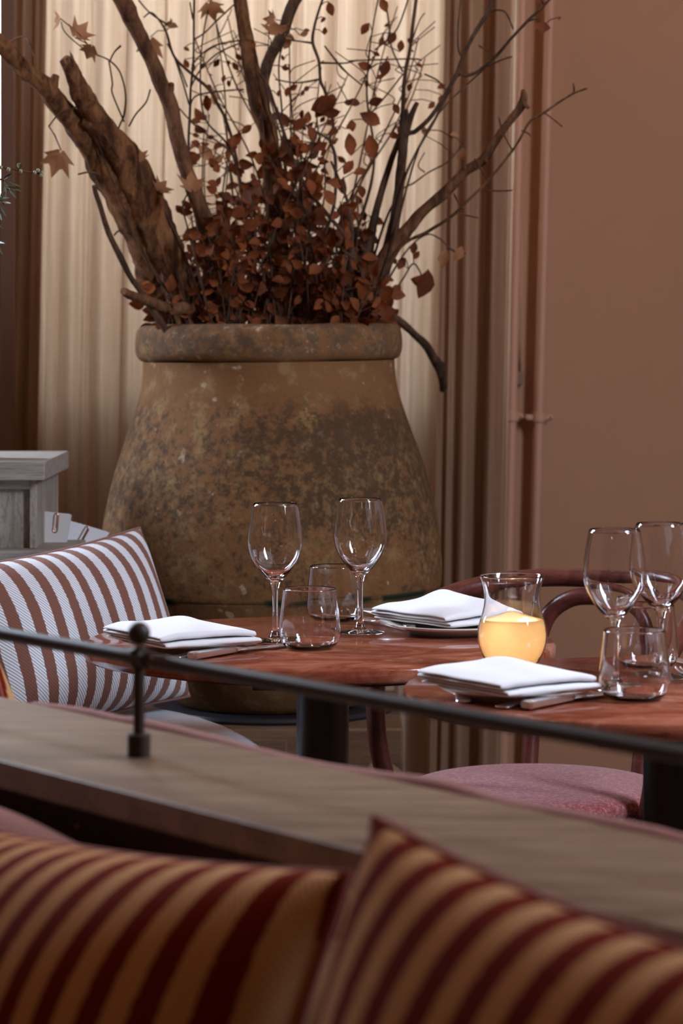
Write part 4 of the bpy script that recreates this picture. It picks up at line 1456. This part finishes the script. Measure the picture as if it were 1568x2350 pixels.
tw.build('twig_stem', M['bark_mid'], gp)
lf.build('foliage', M['green'], gp, recalc=False, angle=180)
bd.build('bud', M['bud'], gp, recalc=False, angle=180)

# ------------------------------------------------------------------ partition with its ledge and rail
HL = 0.41
ZL = CH - HL
DV = Vector((0.605, -0.796, 0)).normalized()
NF = Vector((0.796, 0.605, 0)).normalized()              # towards the tables
N0 = onz(0, 1745, ZL)
F0 = onz(0, 1598, ZL)
F1 = onz(1568, 1932, ZL)
dF = (F1 - F0).normalized()


def ledge_pt(s, off, z=ZL):
    q = N0 + DV * s + NF * off
    return Vector((q.x, q.y, z))


pt = thing('partition', 'long brown oak-topped partition running diagonally across the foreground', 'partition', (*ledge_pt(0.4, 0.1, 0).xy, 0))
na, nb = N0 - DV * 0.9, N0 + DV * 1.6
fa, fb = F0 - dF * 0.9, F0 + dF * 1.6
MB().prism([na, nb, fb, fa], ZL - 0.027, ZL).build('ledge', M['ledge'], pt, bevel=0.0012)
MB().prism([ledge_pt(-0.85, 0.035), ledge_pt(1.5, 0.035), ledge_pt(1.5, 0.17), ledge_pt(-0.85, 0.17)], 0.0, ZL - 0.027).build('partition_body', M['dark_wood'], pt)
for s_ in (0.085, 0.42):
    sp_ = ledge_pt(s_, 0.035, ZL - 0.055)
    MB().ball(sp_, 0.004, 12).build('stud', M['brass'], pt)['label'] = 'small brass stud'

rl_ = thing('gallery_rail', 'dark bronze rail with ball-topped posts standing on the partition ledge', 'railing', (-0.195, 2.6, ZL))
ZR = CH - 752 * 2.6 / F
PB = Vector((-0.195, 2.6, ZL))
rd = Vector((0.605, -0.796, 0)).normalized()
ra, rb2 = PB - rd * 0.62, PB + rd * 0.84
MB().tube([Vector((ra.x, ra.y, ZR)), Vector((rb2.x, rb2.y, ZR))], 0.0072, 20).build('rail', M['bronze'], rl_)
for s_ in (-0.6, 0.0, 0.82):
    b = PB + rd * s_
    mb = MB()
    mb.lathe([(0, 0.020), (0.0055, 0.020), (0.0055, ZR - ZL - 0.010), (0.0085, ZR - ZL - 0.008), (0.0085, ZR - ZL + 0.008), (0.006, ZR - ZL + 0.0105), (0, ZR - ZL + 0.012)], (b.x, b.y, ZL), 24)
    mb.tube([Vector((b.x, b.y, ZR)) - rd * 0.017, Vector((b.x, b.y, ZR)) + rd * 0.017], 0.0092, 20)
    po = mb.build('post', M['bronze'], rl_, angle=35)
    MB().ball((b.x, b.y, ZL + 0.1185), 0.0112, 24).build('ball_finial', M['bronze'], po, base=None)
    MB().lathe([(0, 0), (0.0112, 0), (0.0112, 0.021), (0.010, 0.022), (0, 0.022)], (b.x, b.y, ZL), 24).build('post_base', M['bronze'], po, angle=35)
    sc_ = Vector((b.x, b.y, ZR)) + rd * 0.026
    MB().ball((sc_.x, sc_.y - 0.007, ZR + 0.003), 0.0022, 12).build('set_screw', M['silver'], po)

# upholstered back of the far-side bench, peeping over the ledge
fbk = thing('banquette', 'rust upholstered banquette back peeping over the far edge of the ledge', 'banquette', (*(F0 + dF * 0.6).xy, 0))
up, pr_ = [], []
for px, py in ((60, 1603), (165, 1617), (250, 1634), (330, 1646), (450, 1676), (590, 1713), (700, 1738), (850, 1762), (980, 1778), (1130, 1822), (1300, 1852), (1450, 1882), (1545, 1906), (1700, 1945)):
    # stand the roll 3.5 cm behind the far edge of the ledge
    s = (px - 0) / 1568.0
    # point on far edge line at this column
    tt = ((px - 784) / F * F0.y - F0.x) / (dF.x - (px - 784) / F * dF.y)
    e = F0 + dF * tt + NF * 0.012
    e = Vector((e.x, e.y, 0))
    zt_ = CH - (py - HY) * e.y / F
    up.append(Vector((e.x, e.y, zt_ - 0.015)))
MB().tube(spline(up, 5), 0.012, 16, 0.04, freq=60).build('top_roll', M['red_cloth'], fbk)
e0, e1 = F0 + dF * 0.05 + NF * 0.05, F0 + dF * 1.2 + NF * 0.05
nn = Vector((-dF.y, dF.x, 0))
nn = nn if nn.y > 0 else -nn
MB().prism([F0 + dF * 0.05 + nn * 0.008, F0 + dF * 1.2 + nn * 0.008, F0 + dF * 1.2 + nn * 0.055, F0 + dF * 0.05 + nn * 0.055], 0.40, 0.765).build('back_panel', M['red_cloth'], fbk, bevel=0.01)

# small cushion leaning on the far side of the partition, left edge
q = onz(10, 1640, 0.78)
fc = F0 + dF * (-0.05) + nn * 0.14
cushion('rust striped cushion corner rising above the ledge below the big striped cushion', (fc.x - 0.16, fc.y + 0.14, 0.650),
        face_rot(math.atan2(NF.y, NF.x), math.radians(12), math.radians(14)), 0.36, 0.34, 0.11, M['stripe_front'], M['piping_red'], ear=0.08, seed=9)

tt = ((1538 - 784) / F * F0.y - F0.x) / (dF.x - (1538 - 784) / F * dF.y)
ce = F0 + dF * (tt + 0.20) + nn * 0.10
cushion('plain rust cushion whose corner shows above the ledge at the right edge', (ce.x, ce.y, 0.688),
        face_rot(math.atan2(NF.y, NF.x), math.radians(10), 0.0), 0.36, 0.30, 0.10, M['red_cloth'], M['piping_red'], ear=0.05, name='rust_cushion', seed=12)

# ------------------------------------------------------------------ the near bench with its two striped cushions
nbk = thing('banquette', 'rust upholstered banquette in front of the partition, mostly hidden by cushions', 'banquette', (*ledge_pt(0.4, -0.3, 0).xy, 0))
MB().prism([ledge_pt(-0.8, -0.60), ledge_pt(1.5, -0.60), ledge_pt(1.5, 0.03), ledge_pt(-0.8, 0.03)], 0.0, 0.40).build('seat', M['red_cloth'], nbk, bevel=0.02)
MB().prism([ledge_pt(-0.8, -0.075), ledge_pt(1.5, -0.075), ledge_pt(1.5, 0.028), ledge_pt(-0.8, 0.028)], 0.36, 0.70).build('back_panel', M['red_cloth'], nbk, bevel=0.02)
bp_ = []
for s_, z_ in ((-0.3, 0.778), (-0.1, 0.776), (0.05, 0.773), (0.12, 0.769), (0.2, 0.760), (0.35, 0.748), (0.6, 0.742), (1.4, 0.742)):
    g = ledge_pt(s_, -0.055, z_ - 0.04)
    bp_.append(g)
MB().tube(spline(bp_, 6), 0.042, 20).build('top_roll', M['red_cloth'], nbk)

ny = math.atan2(-NF.y, -NF.x)
cc = ledge_pt(0.405, -0.185)
cushion('red and tan striped cushion at the lower left, tucked behind its neighbour', (cc.x, cc.y, 0.600),
        face_rot(ny, math.radians(24), math.radians(-4.5)), 0.56, 0.42, 0.24, M['stripe_front'], M['piping_red'], ear=0.045, seed=2)
cc = ledge_pt(1.045, -0.205)
cushion('red and tan striped cushion at lower right, one corner pointing up over the ledge', (cc.x, cc.y, 0.648),
        face_rot(ny, math.radians(12), math.radians(3.0)), 0.55, 0.44, 0.21, M['stripe_front'], M['piping_red'], ear=0.085, seed=6)

# light refracted through the glassware onto what stands around it
for o in bpy.data.objects:
    if o.type == 'MESH' and o.data.materials:
        if o.data.materials[0] is M['glass']:
            o.cycles.is_caustics_caster = True
        elif o.data.materials[0] in (M['stone'], M['linen_white'], M['porcelain'], M['wax']):
            o.cycles.is_caustics_receiver = True

# clean helper flags
for o in list(bpy.data.objects):
    if '_abs' in o:
        del o['_abs']
